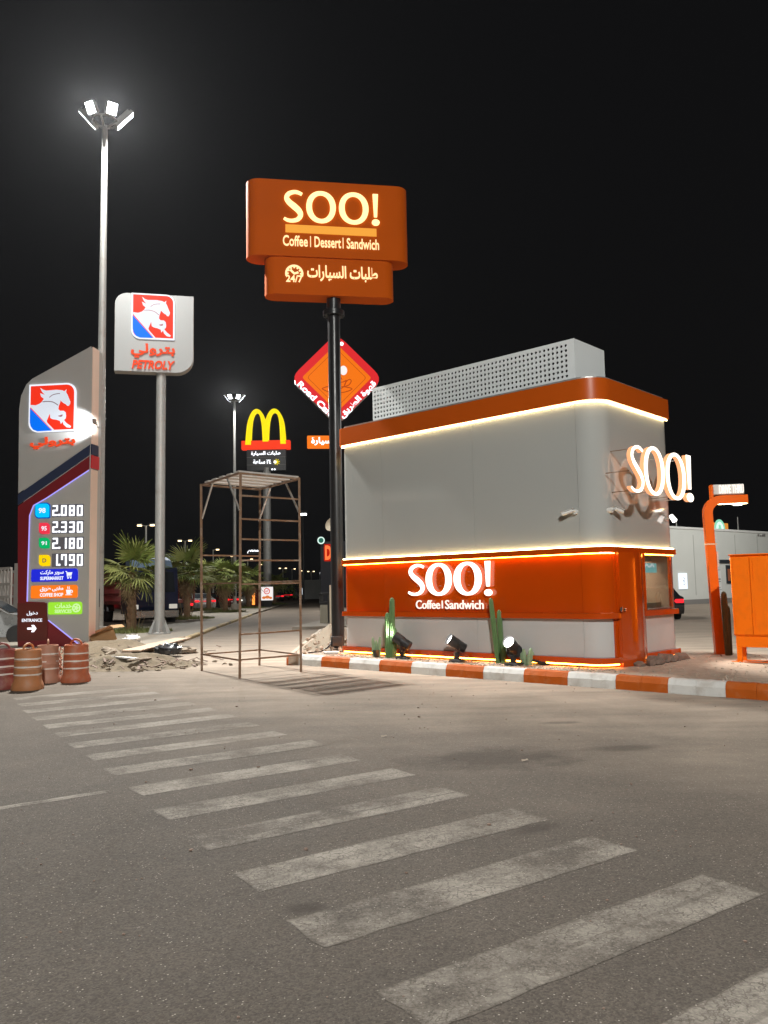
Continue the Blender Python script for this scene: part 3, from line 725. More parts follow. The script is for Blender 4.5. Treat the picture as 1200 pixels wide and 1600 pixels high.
# glowing strips
def led(nm, path, z, mat, r=.012, w=None):
    MB().path([(x, y, z) for x, y in path], r, 6).build(nm, mat, kiosk)
def open_outline(i): return outline(i)
led('top_light_strip', open_outline(IN - .035), ZB0 - .018, E_led, .013)
led('upper_light_strip', open_outline(IN - .035), ZM1 + .010, E_led, .012)
fl = [q for q in outline(IN - .035)]
cut = [q for q in fl if not (q[0] > -.12 and q[1] > .42)]
led('lower_light_strip', cut, ZM0 - .014, E_ledo, .009)
led('lower_light_strip', [(-IN + .03, 1.44), (-IN + .03, KW - .05)], ZM0 - .014, E_ledo, .008)
led('base_light_strip', cut, ZT0 - .018, E_ledo, .013)
led('base_light_strip', [(-.035, 1.42), (-.035, KW - .03)], ZT0 - .018, E_ledo, .013)
# perforated rooftop screen: a real plate with real holes, closed at the ends
sx0, sx1, sz0, sz1, sy = -5.87, -.76, 5.16, 6.09, .6
nc, nr = 54, 9; cw = (sx1 - sx0 - .16) / nc; ch = (sz1 - sz0 - .07) / nr
m = MB(); th = .004; oct_ = [(cos(pi / 8 + pi / 4 * k), sin(pi / 8 + pi / 4 * k)) for k in range(8)]
for i in range(nc):
    for j in range(nr):
        x, z = sx0 + .03 + cw * (i + .5), sz0 + .02 + ch * (j + .5); hx, hz = cw / 2, ch / 2; r = .0285
        ring = [(x + r * a, z + r * b) for a, b in oct_]
        sq = [(x + hx, z + hz * .414), (x + hx * .414, z + hz), (x - hx * .414, z + hz), (x - hx, z + hz * .414), (x - hx, z - hz * .414), (x - hx * .414, z - hz), (x + hx * .414, z - hz), (x + hx, z - hz * .414)]
        cr = [(x + hx, z + hz), (x - hx, z + hz), (x - hx, z - hz), (x + hx, z - hz)]
        vs = [(a, sy, b) for a, b in ring + sq + cr] + [(a, sy + .02, b) for a, b in ring]
        fs = [(k, (k + 1) % 8, 8 + (k + 1) % 8, 8 + k)[::-1] for k in range(8)] + [(8, 9, 16)[::-1], (10, 11, 17)[::-1], (12, 13, 18)[::-1], (14, 15, 19)[::-1]]
        fs += [(k, 20 + k, 20 + (k + 1) % 8, (k + 1) % 8)[::-1] for k in range(8)]
        m.add(vs, fs)
m.box(sx0, sx0 + .03, sy, sy + .02, sz0, sz1); m.box(sx1 - .13, sx1, sy, sy + .02, sz0, sz1)
m.box(sx0 + .03, sx1 - .13, sy, sy + .02, sz1 - .05, sz1); m.box(sx0 + .03, sx1 - .13, sy, sy + .02, sz0, sz0 + .02)
m.build('perforated_screen', M_screen, kiosk)
m = MB(); m.box(sx1 - .02, sx1, sy + .0201, 1.74, sz0, sz1); m.box(sx0, sx0 + .02, sy + .0201, 1.74, sz0, sz1); m.box(sx0 + .0201, sx1 - .0201, 1.72, 1.74, sz0, sz1)
m.build('screen_side', M_screen, kiosk)
m = MB(); m.box(sx0 + .1, sx1 - .1, sy + .35, 1.5, ZB1 + .05, sz1 - .15); m.build('dark_inner_box', M_dark, kiosk)  # near-black box set behind the holes of the screen

# ---- channel-letter signs on the kiosk
def fbox(x0, y0, x1, y1, yy):   # picture box on the front plane -> (x0, x1, z0, z1)
    xm, ym = (x0 + x1) / 2, (y0 + y1) / 2
    return (kf(x0, ym, yy)[0], kf(x1, ym, yy)[0], kf(xm, y1, yy)[1], kf(xm, y0, yy)[1])
fs_ = thing('illuminated_sign', 'glowing white three-letter sign with exclamation mark and tagline on the orange kiosk front', 'sign', (KC.x, KC.y, 0), KRZ)
yy = IN - .05
bs = [fbox(638.4, 881, 664.8, 931, yy), fbox(666.4, 879.8, 706.2, 930.8, yy), fbox(710, 877.7, 753, 930.3, yy), fbox(757.2, 876.5, 769.0, 931, yy)]
soo(fs_, bs, E_letter, yy, .03, thick=.222, thin=.095, sk=.88)
tb = fbox(650.6, 937.5, 756, 951.5, yy)
tx = tb[0] + (tb[1] - tb[0])
text('Coffee', (tb[0], tb[0] + .37 * (tb[1] - tb[0]), tb[2], tb[3]), E_tagl, fs_, yy, .02, .004)
text('|', (tb[0] + .40 * (tb[1] - tb[0]), tb[0] + .412 * (tb[1] - tb[0]), tb[2] + .01, tb[3] - .01), E_tagl, fs_, yy, .02, .0, name='divider')
text('Sandwich', (tb[0] + .45 * (tb[1] - tb[0]), tb[1], tb[2], tb[3]), E_tagl, fs_, yy, .02, .004)
for b in bs:
    for q in (.3, .7): MB().tube(((b[0] + b[1]) / 2 + (.09 if q > .5 else -.09) * 0, yy + .001, b[2] + (b[3] - b[2]) * q), ((b[0] + b[1]) / 2, IN, b[2] + (b[3] - b[2]) * q), .006, n=6).build('stand_off', M_steel, fs_)

# sign on the short side: stands off on brackets, turned to face +x'
ss = thing('illuminated_sign', 'glowing white three-letter sign standing off the kiosk end wall on brackets', 'sign', (KC.x, KC.y, 0), KRZ)
XO = .42
def sbox(x0, y0, x1, y1):
    xm, ym = (x0 + x1) / 2, (y0 + y1) / 2
    return (ks(x0, ym, XO)[0], ks(x1, ym, XO)[0], ks(xm, y1, XO)[1], ks(xm, y0, XO)[1])
sb = [sbox(985.5, 694, 1007.5, 771), sbox(1007.5, 698, 1038.5, 774), sbox(1041.5, 708, 1071.5, 781), sbox(1072.5, 712, 1082.5, 784)]
soo(ss, sb, E_letter, 0, .012, thick=.15, thin=.07, sk=.58, rz=pi / 2, loc=(XO - .012, 0, 0))
M_ret = E('letter_return', (1.0, .46, .22), .85, base=(.55, .22, .10))  # returns given a glow of their own for the warm halo
rets = soo(ss, [(b[0] + .004, b[1] - .004, b[2] + .006, b[3] - .006) for b in sb], M_ret, 0, .075, thick=.145, thin=.066, sk=.55, rz=pi / 2, loc=(XO - .0885, 0, 0))
for o in rets: o.name = 'letter_return'
for b in sb:
    for q in ((.08, .45, .92) if b is sb[0] else (.08, .92)):
        y = b[0] + (b[1] - b[0]) * (.5 if q != .45 else .12); z = b[2] + (b[3] - b[2]) * q
        MB().bar((-IN, y, z), (XO - .058, y, z), .014, .014).build('bracket', M_rust if b is sb[0] else M_silver, ss)

# ---- cameras on the kiosk wall
def wall_camera(lab, loc, rz, col):
    t = thing('security_camera', lab, 'camera', loc, rz, 'wall cameras on the kiosk')
    MB().lathe([(.0, -.05), (.045, -.05), (.045, .05), (.0, .05)], n=14).build('mount', col, t).rotation_euler.x = pi / 2
    MB().bar((0, 0, 0), (0, -.09, .02), .022).build('arm', col, t)
    b = MB().tube((-.02, -.08, .02), (-.20, -.13, -.03), .034, .034, 14).build('camera_body', col, t, smooth=True)
    MB().tube((-.2005, -.1301, -.0301), (-.206, -.1316, -.0316), .026, .026, 14).build('lens', M_glassd, b)
    MB().bar((-.01, -.075, .062), (-.225, -.135, .004), .075, .006).build('hood', col, b)
    return t
wall_camera('small white wall camera aimed along the silver kiosk front', kw(-.555, IN, 2.85), KRZ, M_white)
c2 = wall_camera('small white wall camera on the rounded kiosk corner under the end sign', kw(-IN + .0, .36, 2.86), KRZ + pi / 2, M_white)
c2.scale = (-1, 1, 1)
c3 = thing('spot_lamp', 'small white spot lamp at the far edge of the kiosk end wall', 'lamp', kw(-IN, KW - .16, 2.83), KRZ)
MB().bar((0, 0, 0), (.10, 0, .0), .03).build('arm', M_white, c3); MB().tube((.08, 0, .05), (.16, -.02, -.06), .04, .05, 12).build('lamp_head', E('small_lamp', (1, .95, .9), 3.0), c3)
light('SPOT', 'spot_beam', 800, (1, .93, .84), c3, (.19, -.02, -.09), tuple(Matrix.Rotation(-KRZ, 3, 'Z') @ (Vector((6.4, 14.2, 1.3)) - kw(-IN, KW - .16, 2.83))), spot_size=radians(64), spot_blend=.7, shadow_soft_size=.06)

# ================================================================== PLANTS AND LAMPS IN FRONT OF THE KIOSK
def cactus_stem(m, base, h, r, lean=(0, 0), ribs=9, tip=.10):
    prof = [(r * .86, 0), (r * .95, h * .15), (r, h * .45), (r * .97, h * .8), (r * .85, h - tip * .55), (r * .5, h - tip * .12), (r * .06, h)]
    t = MB().lathe(prof, n=ribs * 6, fn=lambda a: .80 + .20 * abs(cos(a * ribs / 2)) ** .7)
    m.add([(x + base[0] + lean[0] * z / h, y + base[1] + lean[1] * z / h, z + base[2]) for x, y, z in t.v], t.f)
def cactus(lab, p, stems, mat=M_cactus, group=None):
    t = thing('cactus', lab, 'cactus', (p.x, p.y, p.z), 0, group)
    for (dx, dy, h, r, lx) in stems:
        m = MB(); cactus_stem(m, (dx, dy, 0), h, r, (lx, 0)); m.build('stem', mat, t, smooth=True)
    return t
cactus('tall ribbed green cactus lit by the first spotlight, two stems', Vector((0.10, 16.63, .19)), [(.0, 0, 1.22, .062, .03), (-.08, .02, .92, .06, .01), (.05, .06, .62, .05, .02)])
cactus('dark green three-stemmed cactus beside the bright spotlight', Vector((2.06, 15.06, .19)), [(-.03, 0, 1.20, .048, -.10), (.05, .02, .98, .05, -.03), (.13, .05, .78, .045, .04), (.06, -.07, .42, .05, .0)])
pc = cactus('small pale cactus in a square black pot at the kiosk foot', Vector((-.21, 16.84, .19)), [(-.05, 0, .42, .034, -.02), (.05, 0, .43, .034, .03), (.0, .03, .36, .034, .0)], M_spine)
MB().lathe([(.075, 0), (.1, .16), (.085, .16), (.08, .13)], n=4).build('pot', M_blackp, pc)
cactus('stubby bushy cactus between bright spotlight and lying black flood lamp', Vector((2.50, 14.63, .19)), [(-.05, 0, .30, .04, -.02), (.04, 0, .31, .042, .02), (.0, -.05, .2, .04, .0), (.06, .04, .24, .04, .04), (-.07, .04, .22, .04, -.04)], M_spine)
cactus('lone olive-brown column cactus between orange post and orange cabinet', gp(1138, 1024, .2), [(0, 0, 1.22, .062, -.02), (.065, .04, .95, .04, .0)], M_cactusd)

def garden_spot(lab, p, yaw, tilt, power, aimcol=(1, .97, .92)):
    """black floor spotlight: base disc, yoke, tapered head with lens"""
    t = thing('floor_spotlight', lab, 'spotlight', (p.x, p.y, p.z), yaw, 'black floor spotlights along the kiosk front')
    MB().lathe([(.17, 0), (.175, .02), (.165, .05), (.08, .065), (.0, .066)], n=24).build('base', M_blackp, t, smooth=True)
    y = MB(); y.bar((0, -.02, .05), (0, -.02, .19), .09, .07)
    for s in (-1, 1): y.bar((s * .105, 0, .17), (s * .105, 0, .36), .012, .05); 
    y.bar((-.11, 0, .175), (.11, 0, .175), .05, .014, (0, 1, 0)); y.build('yoke', M_blackp, t)
    d = Vector((0, -cos(tilt), sin(tilt))); c = Vector((0, 0, .34))
    h = MB(); h.tube(c - d * .17, c + d * .02, .078, .098, 18); h.tube(c + d * .0201, c + d * .20, .10, .106, 20, cap=False); h.tube(c + d * .05, c + d * .055, .1, .1, 18)
    for k in range(5): h.tube(c - d * (.165 - .03 * k), c - d * (.155 - .03 * k), .094, .094, 18)
    hd = h.build('lamp_head', M_blackp, t, smooth=True)
    MB().tube(c + d * .15, c + d * .158, .099, .099, 20).build('lens', E_spotl, hd)
    light('SPOT', 'spot_beam', power, aimcol, t, tuple(c + d * .22), tuple(c + d * 2), spot_size=radians(70), spot_blend=.8, shadow_soft_size=.09)
    return t
garden_spot('black floor spotlight tilted at the tall green cactus, lens turned away', Vector((.33, 16.40, .19)), radians(-115), .55, 95)
garden_spot('black floor spotlight between the two tall cacti, lens seen edge on', Vector((1.33, 15.50, .19)), radians(-73), .55, 60)
garden_spot('black floor spotlight with its round white lens facing the road', Vector((2.25, 14.62, .19)), radians(-38), .5, 45)
f = thing('flood_lamp', 'slim black flood lamp lying on the bed before the kiosk', 'flood lamp', gp(848, 1039, .2), radians(-30))
MB().bbox(-.17, .17, -.10, .10, .03, .075, .012).build('lamp_body', M_blackp, f).rotation_euler = (0, .18, 0)
MB().box(-.14, .14, -.08, .08, .0, .012).build('bracket', M_blackp, f)
f2 = thing('flood_lamp', 'black flood lamp on a bracket at the foot of the tall black pole', 'flood lamp', (-1.12, 18.55, .2), radians(25))
MB().bbox(-.13, .13, -.05, .05, .12, .34, .012).build('lamp_body', M_blackp, f2); m = MB(); m.bar((-.14, 0, 0), (-.14, 0, .23), .03, .01); m.bar((.14, 0, 0), (.14, 0, .23), .03, .01); m.bar((-.14, 0, .006), (.14, 0, .006), .06, .012)
m.build('bracket', M_blackp, f2)
m = MB().path([(-.13, 0, .2), (-.25, -.05, .1), (-.42, -.1, .03), (-.7, -.05, .015)], .016, 6); m.build('cable', M_blackp, f2)
MBp = MB().tube((0, 0, .03), (.34, -.12, .035), .03, .03, 10)
tag(MBp.build('pipe_offcut', M_white, loc=gp(506, 1022, .2)), 'short white pipe offcut lying on the sand by the kerb', 'pipe')

# rocks at the foot of the kiosk's end
for i in range(9):
    x, y = .16 + .05 * (i % 2) + random.uniform(-.02, .08), .75 + i * .21
    r = random.uniform(.075, .14)
    o = MB().blob((0, 0, r * .45), (r * 1.2, r, r * .75), 8, 5, .22).build('rock', M_stone if i < 6 else M_stone, loc=kw(x, y, .19), rz=random.uniform(0, 6))
    tag(o, ('dark brown rock nearest the orange corner column', 'second dark rock from the orange corner column', 'third dark rock from the orange corner column', 'fourth rock from the column, at mid row', 'fifth rock in the row, below the service window', 'sixth rock in the row, below the service window', 'third rock from the far end of the kiosk row', 'last rock but one at the far end of the row', 'rock at the far end of the row, off the kiosk corner')[i], 'rock', 'rocks along the kiosk end')

# ================================================================== SIGNS
def stadium(x0, x1, d, n=10):
    r = d / 2; return [(x1 - r + r * sin(t), -r * cos(t)) for t in [pi * k / n for k in range(n + 1)]] + [(x0 + r - r * sin(t), r * cos(t)) for t in [pi * k / n for k in range(n + 1)]]
# --- tall black pole with the two-tier orange sign
PY = 19.2
pb = gp(527, 1012, .2); pb = at(528.5, 1012, PY); pylon = thing('pylon_sign', 'two-tier orange pylon sign with cream letters on a tall black pole beside the kiosk', 'pylon sign', (pb.x, PY, .2), radians(9))
s_ = PY / F_PX * 1.0
def ph(y, Y, x=520): return at(x, y, Y).z
zc = [ph(y, PY, 515) - .2 for y in (295, 411, 468, 405)]
top, mid, bot = zc[0], zc[1], zc[2]
wx = PY / (F_PX * cos(PITCH)) * 1.17
hw1, hw2 = 1.965, 1.56
dx = (at(512, 350, PY).x - pb.x) ; 
up = MB().slab([(x, y) for x, y in stadium(-hw1 + dx, hw1 + dx, .62)], mid, top); up.build('upper_cabinet', M_pylon, pylon, smooth=True)
lo = MB().slab([(x, y) for x, y in stadium(-hw2 + dx + .03, hw2 + dx + .03, .52)], bot, mid - .002); lo.build('lower_cabinet', M_pylon, pylon, smooth=True)
m = MB(); m.tube((0, 0, 0), (0, 0, bot - .42), .15, .15, 20); m.build('pole', M_black, pylon, smooth=True)
m = MB(); m.tube((0, 0, bot - .42), (0, 0, bot - .36), .26, .26, 16); m.tube((0, 0, bot - .355), (0, 0, bot - .30), .26, .26, 16); m.tube((0, 0, bot - .30), (0, 0, bot), .17, .17, 16)
for k in range(8): m.tube((.22 * cos(k * pi / 4), .22 * sin(k * pi / 4), bot - .46), (.22 * cos(k * pi / 4), .22 * sin(k * pi / 4), bot - .26), .016, n=6)
m.build('flange', M_black, pylon, smooth=True)
m = MB(); m.box(-.3, .3, -.3, .3, -.01, .03)
for k in range(4):
    c_, n_ = cos(k * pi / 2), sin(k * pi / 2); m.bar((c_ * .13, n_ * .13, .03), (c_ * .28, n_ * .28, .03), .02, .02); m.tube((c_ * .24 - n_ * .2, n_ * .24 + c_ * .2, .03), (c_ * .24 - n_ * .2, n_ * .24 + c_ * .2, .09), .02, n=6)
m.build('base_plate', M_black, pylon)
PM = Matrix.Rotation(radians(9), 4, 'Z')
def pbox(x0, y0, x1, y1, org, rz, yl):
    """picture box -> box on the plane y = yl of the frame (org, rz)"""
    X = Vector((cos(rz), sin(rz), 0)); Y = Vector((-sin(rz), cos(rz), 0)); o = Vector(org)
    def hit(px, py):
        d = ray(px, py); t = (yl - (CO - o).dot(Y)) / d.dot(Y); p = CO + d * t - o; return p.dot(X), p.z
    xm, ym = (x0 + x1) / 2, (y0 + y1) / 2
    return (hit(x0, ym)[0], hit(x1, ym)[0], hit(xm, y1)[1], hit(xm, y0)[1])
org = (pb.x, PY, .2); rz9 = radians(9)
B = lambda *q: pbox(*q, org, rz9, -.31)
soo(pylon, [B(443, 298, 474, 348), B(478.5, 300, 524.5, 349), B(529.5, 302, 575.5, 351), B(580.5, 304.5, 592.5, 353)], E_lettop, -.31, .045, thick=.19, thin=.115, sk=.95)
b = B(446, 354.5, 588, 366.5); MB().box(b[0], b[1], -.335, -.31, b[2], b[3]).build('underline_bar', E_bar, pylon)
b = B(442, 371, 592, 387.5); w = b[1] - b[0]
for body, q0, q1 in (('Coffee', 0, .255), ('|', .28, .288), ('Dessert', .325, .60), ('|', .618, .626), ('Sandwich', .66, 1.0)):
    text(body, (b[0] + w * q0, b[0] + w * q1, b[2], b[3]), E_letdim, pylon, -.31, .02, .012, name='lettering' if len(body) > 1 else 'divider')
B2 = lambda *q: pbox(*q, org, rz9, -.26)
b = B2(480, 416, 590, 441); text(shape_ar('طلبات السيارات'), b, E_letdim, pylon, -.26, .02, .02)
b = B2(445.5, 413, 474, 441); cx, w = (b[0] + b[1]) / 2, b[1] - b[0]; cz = b[2] + .19 + .02; r = w / 2
m = MB(); m.prism(arc(cx, cz, r, -18, 198, 22) + arc(cx, cz, r * .78, 198, -18, 22), -.28, -.26)
for k in range(7):
    a = radians(0 + 30 * k); m.prism(ribbon([(cx + cos(a) * r * .62, cz + sin(a) * r * .62), (cx + cos(a) * r * .8, cz + sin(a) * r * .8)], .035), -.28, -.26)
m.prism(ribbon([(cx - r * .42, cz + r * .42), (cx, cz), (cx + r * .45, cz + r * .16)], .05), -.28, -.26)
m.build('clock_icon', E_letdim, pylon)
text('24/7', (b[0] + .02, b[1] - .02, b[2], b[2] + .17), E_letdim, pylon, -.26, .02, .02)

# --- horse logo plate: (u, v) from 0 to 1
M_emb = P('emblem_dark', (.25, .08, .1), .5)  # dark detail lines printed on the emblem
def horse_logo(parent, box, y, lines=True):
    x0, x1, z0, z1 = box; w, h = x1 - x0, z1 - z0
    def uv(px, py):
        u = (px - 212) / 585; t = 172 - 24 * u; b_ = 768 - 26 * u
        return (x0 + w * u, z1 - h * (py - t) / (b_ - t))
    r = .2 * w
    MB().prism(rrect(x0, x1, z0, z1, tr=r, bl=r), y - .05, y).build('logo_border', E_wht, parent)
    i = .035 * w
    MB().prism(rrect(x0 + i, x1 - i, z0 + i, z1 - i, tr=r - i, bl=r - i), y - .056, y - .0505).build('logo_field', E_red, parent)
    hp = [(235, 425), (300, 430), (345, 412), (372, 392), (402, 350), (366, 322), (352, 279), (412, 300), (376, 262), (352, 212), (388, 236), (430, 248), (490, 243), (560, 238), (630, 245), (655, 258), (682, 233), (676, 268), (695, 300), (714, 345), (732, 385), (729, 414), (712, 439), (692, 436), (680, 420), (650, 405), (624, 385), (610, 368), (604, 398), (588, 440), (584, 478), (605, 498), (650, 498), (676, 518), (682, 560), (678, 592), (656, 612), (690, 650), (747, 688), (736, 707), (690, 701), (652, 668), (640, 632), (618, 660), (606, 622), (560, 608), (515, 602), (487, 588), (478, 530), (462, 570), (442, 622), (450, 645), (545, 741), (517, 741), (235, 452)]
    MB().prism([uv(*p) for p in hp], y - .061, y - .0565).build('horse_emblem', E_horse, parent)
    bl = [(229, 464), (508, 741), (330, 752), (275, 732), (243, 690), (230, 640)]
    MB().prism([uv(*p) for p in bl], y - .0605, y - .0567).build('blue_corner', E_blue, parent)
    m = MB()
    for pts, k in (([(384, 388), (450, 382), (520, 392), (580, 430)], 9), ([(470, 332), (520, 298), (600, 284)], 8)):
        c = crom([uv(*p) for p in pts], 4); MB().prism(ribbon(c, k / 585 * w), y - .0632, y - .0615).build('emblem_line', M_emb, parent)
    m.prism([uv(*p) for p in ((580, 562), (640, 543), (636, 566), (612, 574))], y - .0632, y - .0615)
    m.build('emblem_line', M_emb, parent)

# --- white horse sign on its own pole
SY = 30.2; p0 = at(249, 985, SY); hs_rz = radians(12.5)
hs = thing('pole_sign', 'white rounded sign with horse emblem and red lettering on a grey pole', 'pole sign', (p0.x, SY, .1), hs_rz)
org2 = (p0.x, SY, .1)
Q = lambda *q: pbox(*q, org2, hs_rz, -.25)
b = Q(179.5, 460, 302, 581)
MB().prism(rrect(b[0], b[1], b[2], b[3], tl=.42, br=.62), -.25, .22).build('sign_box', M_signw, hs)
MB().prism(rrect(b[0] - .012, b[1] + .012, b[2] - .012, b[3] + .012, tl=.42, br=.63), -.2, .2).build('sign_edge', M_signside, hs)
horse_logo(hs, Q(205.5, 460, 273, 530.5), -.252)
text(shape_ar('بترولي'), Q(204.5, 537.5, 273.5, 560), E_redtx, hs, -.252, .05, .028, skew=.0)
text('PETROLY', Q(206, 563.5, 270.5, 577), E_redtx, hs, -.252, .05, .03, skew=.18)
m = MB(); m.tube((0, 0, 0), (0, 0, b[2] + .05), .185, .175, 20); m.build('pole', M_mast, hs, smooth=True)
m = MB(); m.tube((0, 0, 0), (0, 0, .03), .42, .42, 20); m.tube((0, 0, .03), (0, 0, .06), .25, .2, 16)
for k in range(8):
    a = k * pi / 4; m.add([(cos(a) * .18, sin(a) * .18, .03), (cos(a) * .40, sin(a) * .40, .03), (cos(a) * .18, sin(a) * .18, .55), (cos(a + .06) * .18, sin(a + .06) * .18, .03), (cos(a + .03) * .40, sin(a + .03) * .40, .03), (cos(a + .06) * .18, sin(a + .06) * .18, .55)], [(0, 1, 2), (5, 4, 3), (0, 2, 5, 3), (1, 4, 5, 2)])
m.build('base_plate', M_mast, hs)

# --- fuel price totem
TY = 24.1; TRZ = radians(-6.6); tp = at(30, 1012, TY)
tot = thing('price_totem', 'grey and maroon fuel price totem with horse emblem and lit prices', 'price sign', (tp.x, TY, .1), TRZ)
orgT = (tp.x, TY, .1)
T = lambda x0, y0, x1, y1: pbox(x0, y0, x1, y1, orgT, TRZ, 0.0)
def tpnt(px, py):
    q = pbox(px, py, px, py, orgT, TRZ, 0.0); return (q[0], q[2])
TW = tpnt(141, 800)[0]; TD = .62
zt = lambda py, px: tpnt(px, py)[1]
zR0, zL0 = zt(541, 141), zt(612, 31)
out = [(0, 0), (TW, 0), (TW, zR0)] 
cut_l = zt(590, 48)
# body as a dark core, faced with panels
body = [(0.02, 0), (TW - .02, 0), (TW - .02, zR0 - .03), (.36, zt(598, 50)), (.1, zt(618, 36)), (.02, zt(640, 30))]
MB().prism(body, .012, TD).build('core', M_totem, tot)
def tpoly(pts): return [tpnt(*p) for p in pts]
up_poly = tpoly([(28.5, 771), (30, 640), (33, 618), (41, 601), (50, 592), (142.5, 541), (141, 693)])
MB().prism(up_poly, 0, .011).build('upper_panel', M_totem, tot)
MB().prism(tpoly([(28.5, 773), (141, 695), (140, 711), (28.3, 789)]), -.02, .011).build('navy_stripe', M_navy, tot)
MB().prism(tpoly([(28.2, 791), (140, 713), (139.5, 733), (72, 778), (52, 789), (46, 805), (42, 940), (70, 941), (75, 970), (128, 1012), (28, 1012)]), -.012, .011).build('maroon_panel', M_maroon, tot)
MB().prism(tpoly([(139.5, 736), (138, 1012), (130, 1012), (77, 968), (71.5, 938), (43.5, 939), (47.5, 806), (53.5, 791), (73, 780)]), 0, .0112).build('price_panel', M_totem, tot)
m = MB(); m.prism(ribbon(tpoly([(139.3, 735), (72.5, 779), (53, 790), (47, 805.5), (43, 940)]), .028), -.03, -.012); m.prism(ribbon(tpoly([(76, 969), (129, 1011)]), .028), -.03, -.0125)
m.build('edge_light', E_violet, tot)
ent = tpoly([(28.2, 942.5), (74, 942), (75, 1000), (28, 1001)])
MB().prism(ent, -.035, -.0125).build('entrance_panel', M_maroon2, tot)
text(shape_ar('دخول'), T(43, 954.5, 60, 962), E_wht, tot, -.036, .012, .02)
text('ENTRANCE', T(35.5, 966.5, 67, 971.5), E_wht, tot, -.036, .012, .02)
a0, a1, b0, b1 = T(44, 976.5, 58, 987.5); cz = (b0 + b1) / 2; h = (b1 - b0) / 2; w = a1 - a0
MB().prism([(a0, cz - h * .26), (a0 + w * .58, cz - h * .26), (a0 + w * .45, cz - h), (a0 + w * .72, cz - h), (a1, cz), (a0 + w * .72, cz + h), (a0 + w * .45, cz + h), (a0 + w * .58, cz + h * .26), (a0, cz + h * .26)], -.05, -.036).build('arrow', E_whtb, tot)
horse_logo(tot, T(46.5, 600, 119.5, 675), -.002)
text(shape_ar('بترولي'), T(48, 682.5, 118, 701), E_redtx, tot, -.002, .05, .028)
# end face strips toward the drive
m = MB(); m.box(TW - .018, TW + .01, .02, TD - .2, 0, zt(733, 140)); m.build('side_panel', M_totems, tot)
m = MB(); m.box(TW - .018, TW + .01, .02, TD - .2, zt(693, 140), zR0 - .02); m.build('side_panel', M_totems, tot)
m = MB(); m.box(TW - .018, TW + .03, .015, TD - .15, zt(731, 140), zt(711, 140)); m.build('side_stripe', M_redp, tot)
m = MB(); m.box(TW - .018, TW + .02, .015, TD - .18, zt(710, 140), zt(694, 140)); m.build('side_stripe', M_navy, tot)
m = MB(); m.box(TW - .018, TW + .005, TD - .19, TD, 0, zR0 - .05); m.build('side_panel', M_totem, tot)
m = MB(); m.box(TW - .2, TW + .35, .0, TD, .0, .12); m.build('foot', M_redp, tot)
# fuel badges
for (bx, mat, tx) in (((56, 787, 77.5, 808.5), E_cyan, '98'), ((61.5, 817, 78, 834.5), E_rose, '95'), ((61.5, 840.5, 78, 857), E_green, '91'), ((61.5, 867, 79, 884.5), E_yel, 'D')):
    q = T(*bx); w = q[1] - q[0]
    o = MB().prism(rrect(q[0], q[1], q[2], q[3], tl=.03, tr=.12, br=.03, bl=.12), -.03, -.001).build('fuel_badge', mat, tot)
    if tx == '98': MB().prism(rrect(q[0] - .03, q[1] + .03, q[2] - .03, q[3] + .03, tl=.04, tr=.14, br=.04, bl=.14), -.012, -.0005).build('badge_rim', E('badge_rim_blue', (0, .1, .6), .7), o)
    text(tx, (q[0] + w * (.25 if tx != 'D' else .33), q[1] - w * (.25 if tx != 'D' else .33), q[2] + w * .3, q[3] - w * .3), E_wht if tx != 'D' else M_grey, o, -.0305, .006, .02)
# prices in seven-segment digits
SEG = {'0': 'abcdef', '1': 'bc', '2': 'abged', '3': 'abgcd', '7': 'abcf', '8': 'abcdefg', '9': 'abcdfg', '6': 'acdefg'}
def digit(q, ch, drop=''):
    x0, x1, z0, z1 = q; t = (x1 - x0) * .27; zm = (z0 + z1) / 2; g = t * .1; m = MB()
    R = {'a': (x0 + g, x1 - g, z1 - t, z1), 'd': (x0 + g, x1 - g, z0, z0 + t), 'g': (x0 + g, x1 - g, zm - t / 2, zm + t / 2), 'f': (x0, x0 + t, zm + g, z1 - g), 'e': (x0, x0 + t, z0 + g, zm - g), 'b': (x1 - t, x1, zm + g, z1 - g), 'c': (x1 - t, x1, z0 + g, zm - g)}
    for i, s in enumerate(SEG[ch]):
        if s in drop: continue
        a = R[s]; m.box(a[0], a[1], -.02 - .0015 * i, -.003, a[2], a[3])
    m.build('digit', E_whtb, tot)
for (py0, py1, s, drops) in ((789.5, 806, '2.080', {}), (815, 832, '2.330', {}), (840.5, 857.5, '2.180', {}), (866, 884, '1.790', {})):
    q = T(81, py0 - 1.5, 131, py1 + 1.5); MB().box(q[0], q[1], -.0025, -.0005, q[2], q[3]).build('display_panel', P('display_dark', (.16, .165, .2), .3), tot)
    xs = [(82.5, 90.5), (96, 104.3), (108.5, 116.8), (120.8, 129.2)]
    for k, ch in enumerate(s.replace('.', '')): digit(T(xs[k][0], py0, xs[k][1], py1), ch, drops.get(k, ''))
    q = T(91.6, py1 - 3, 94.3, py1); MB().box(q[0], q[1], -.02, -.003, q[2], q[3]).build('decimal_point', E_whtb, tot)
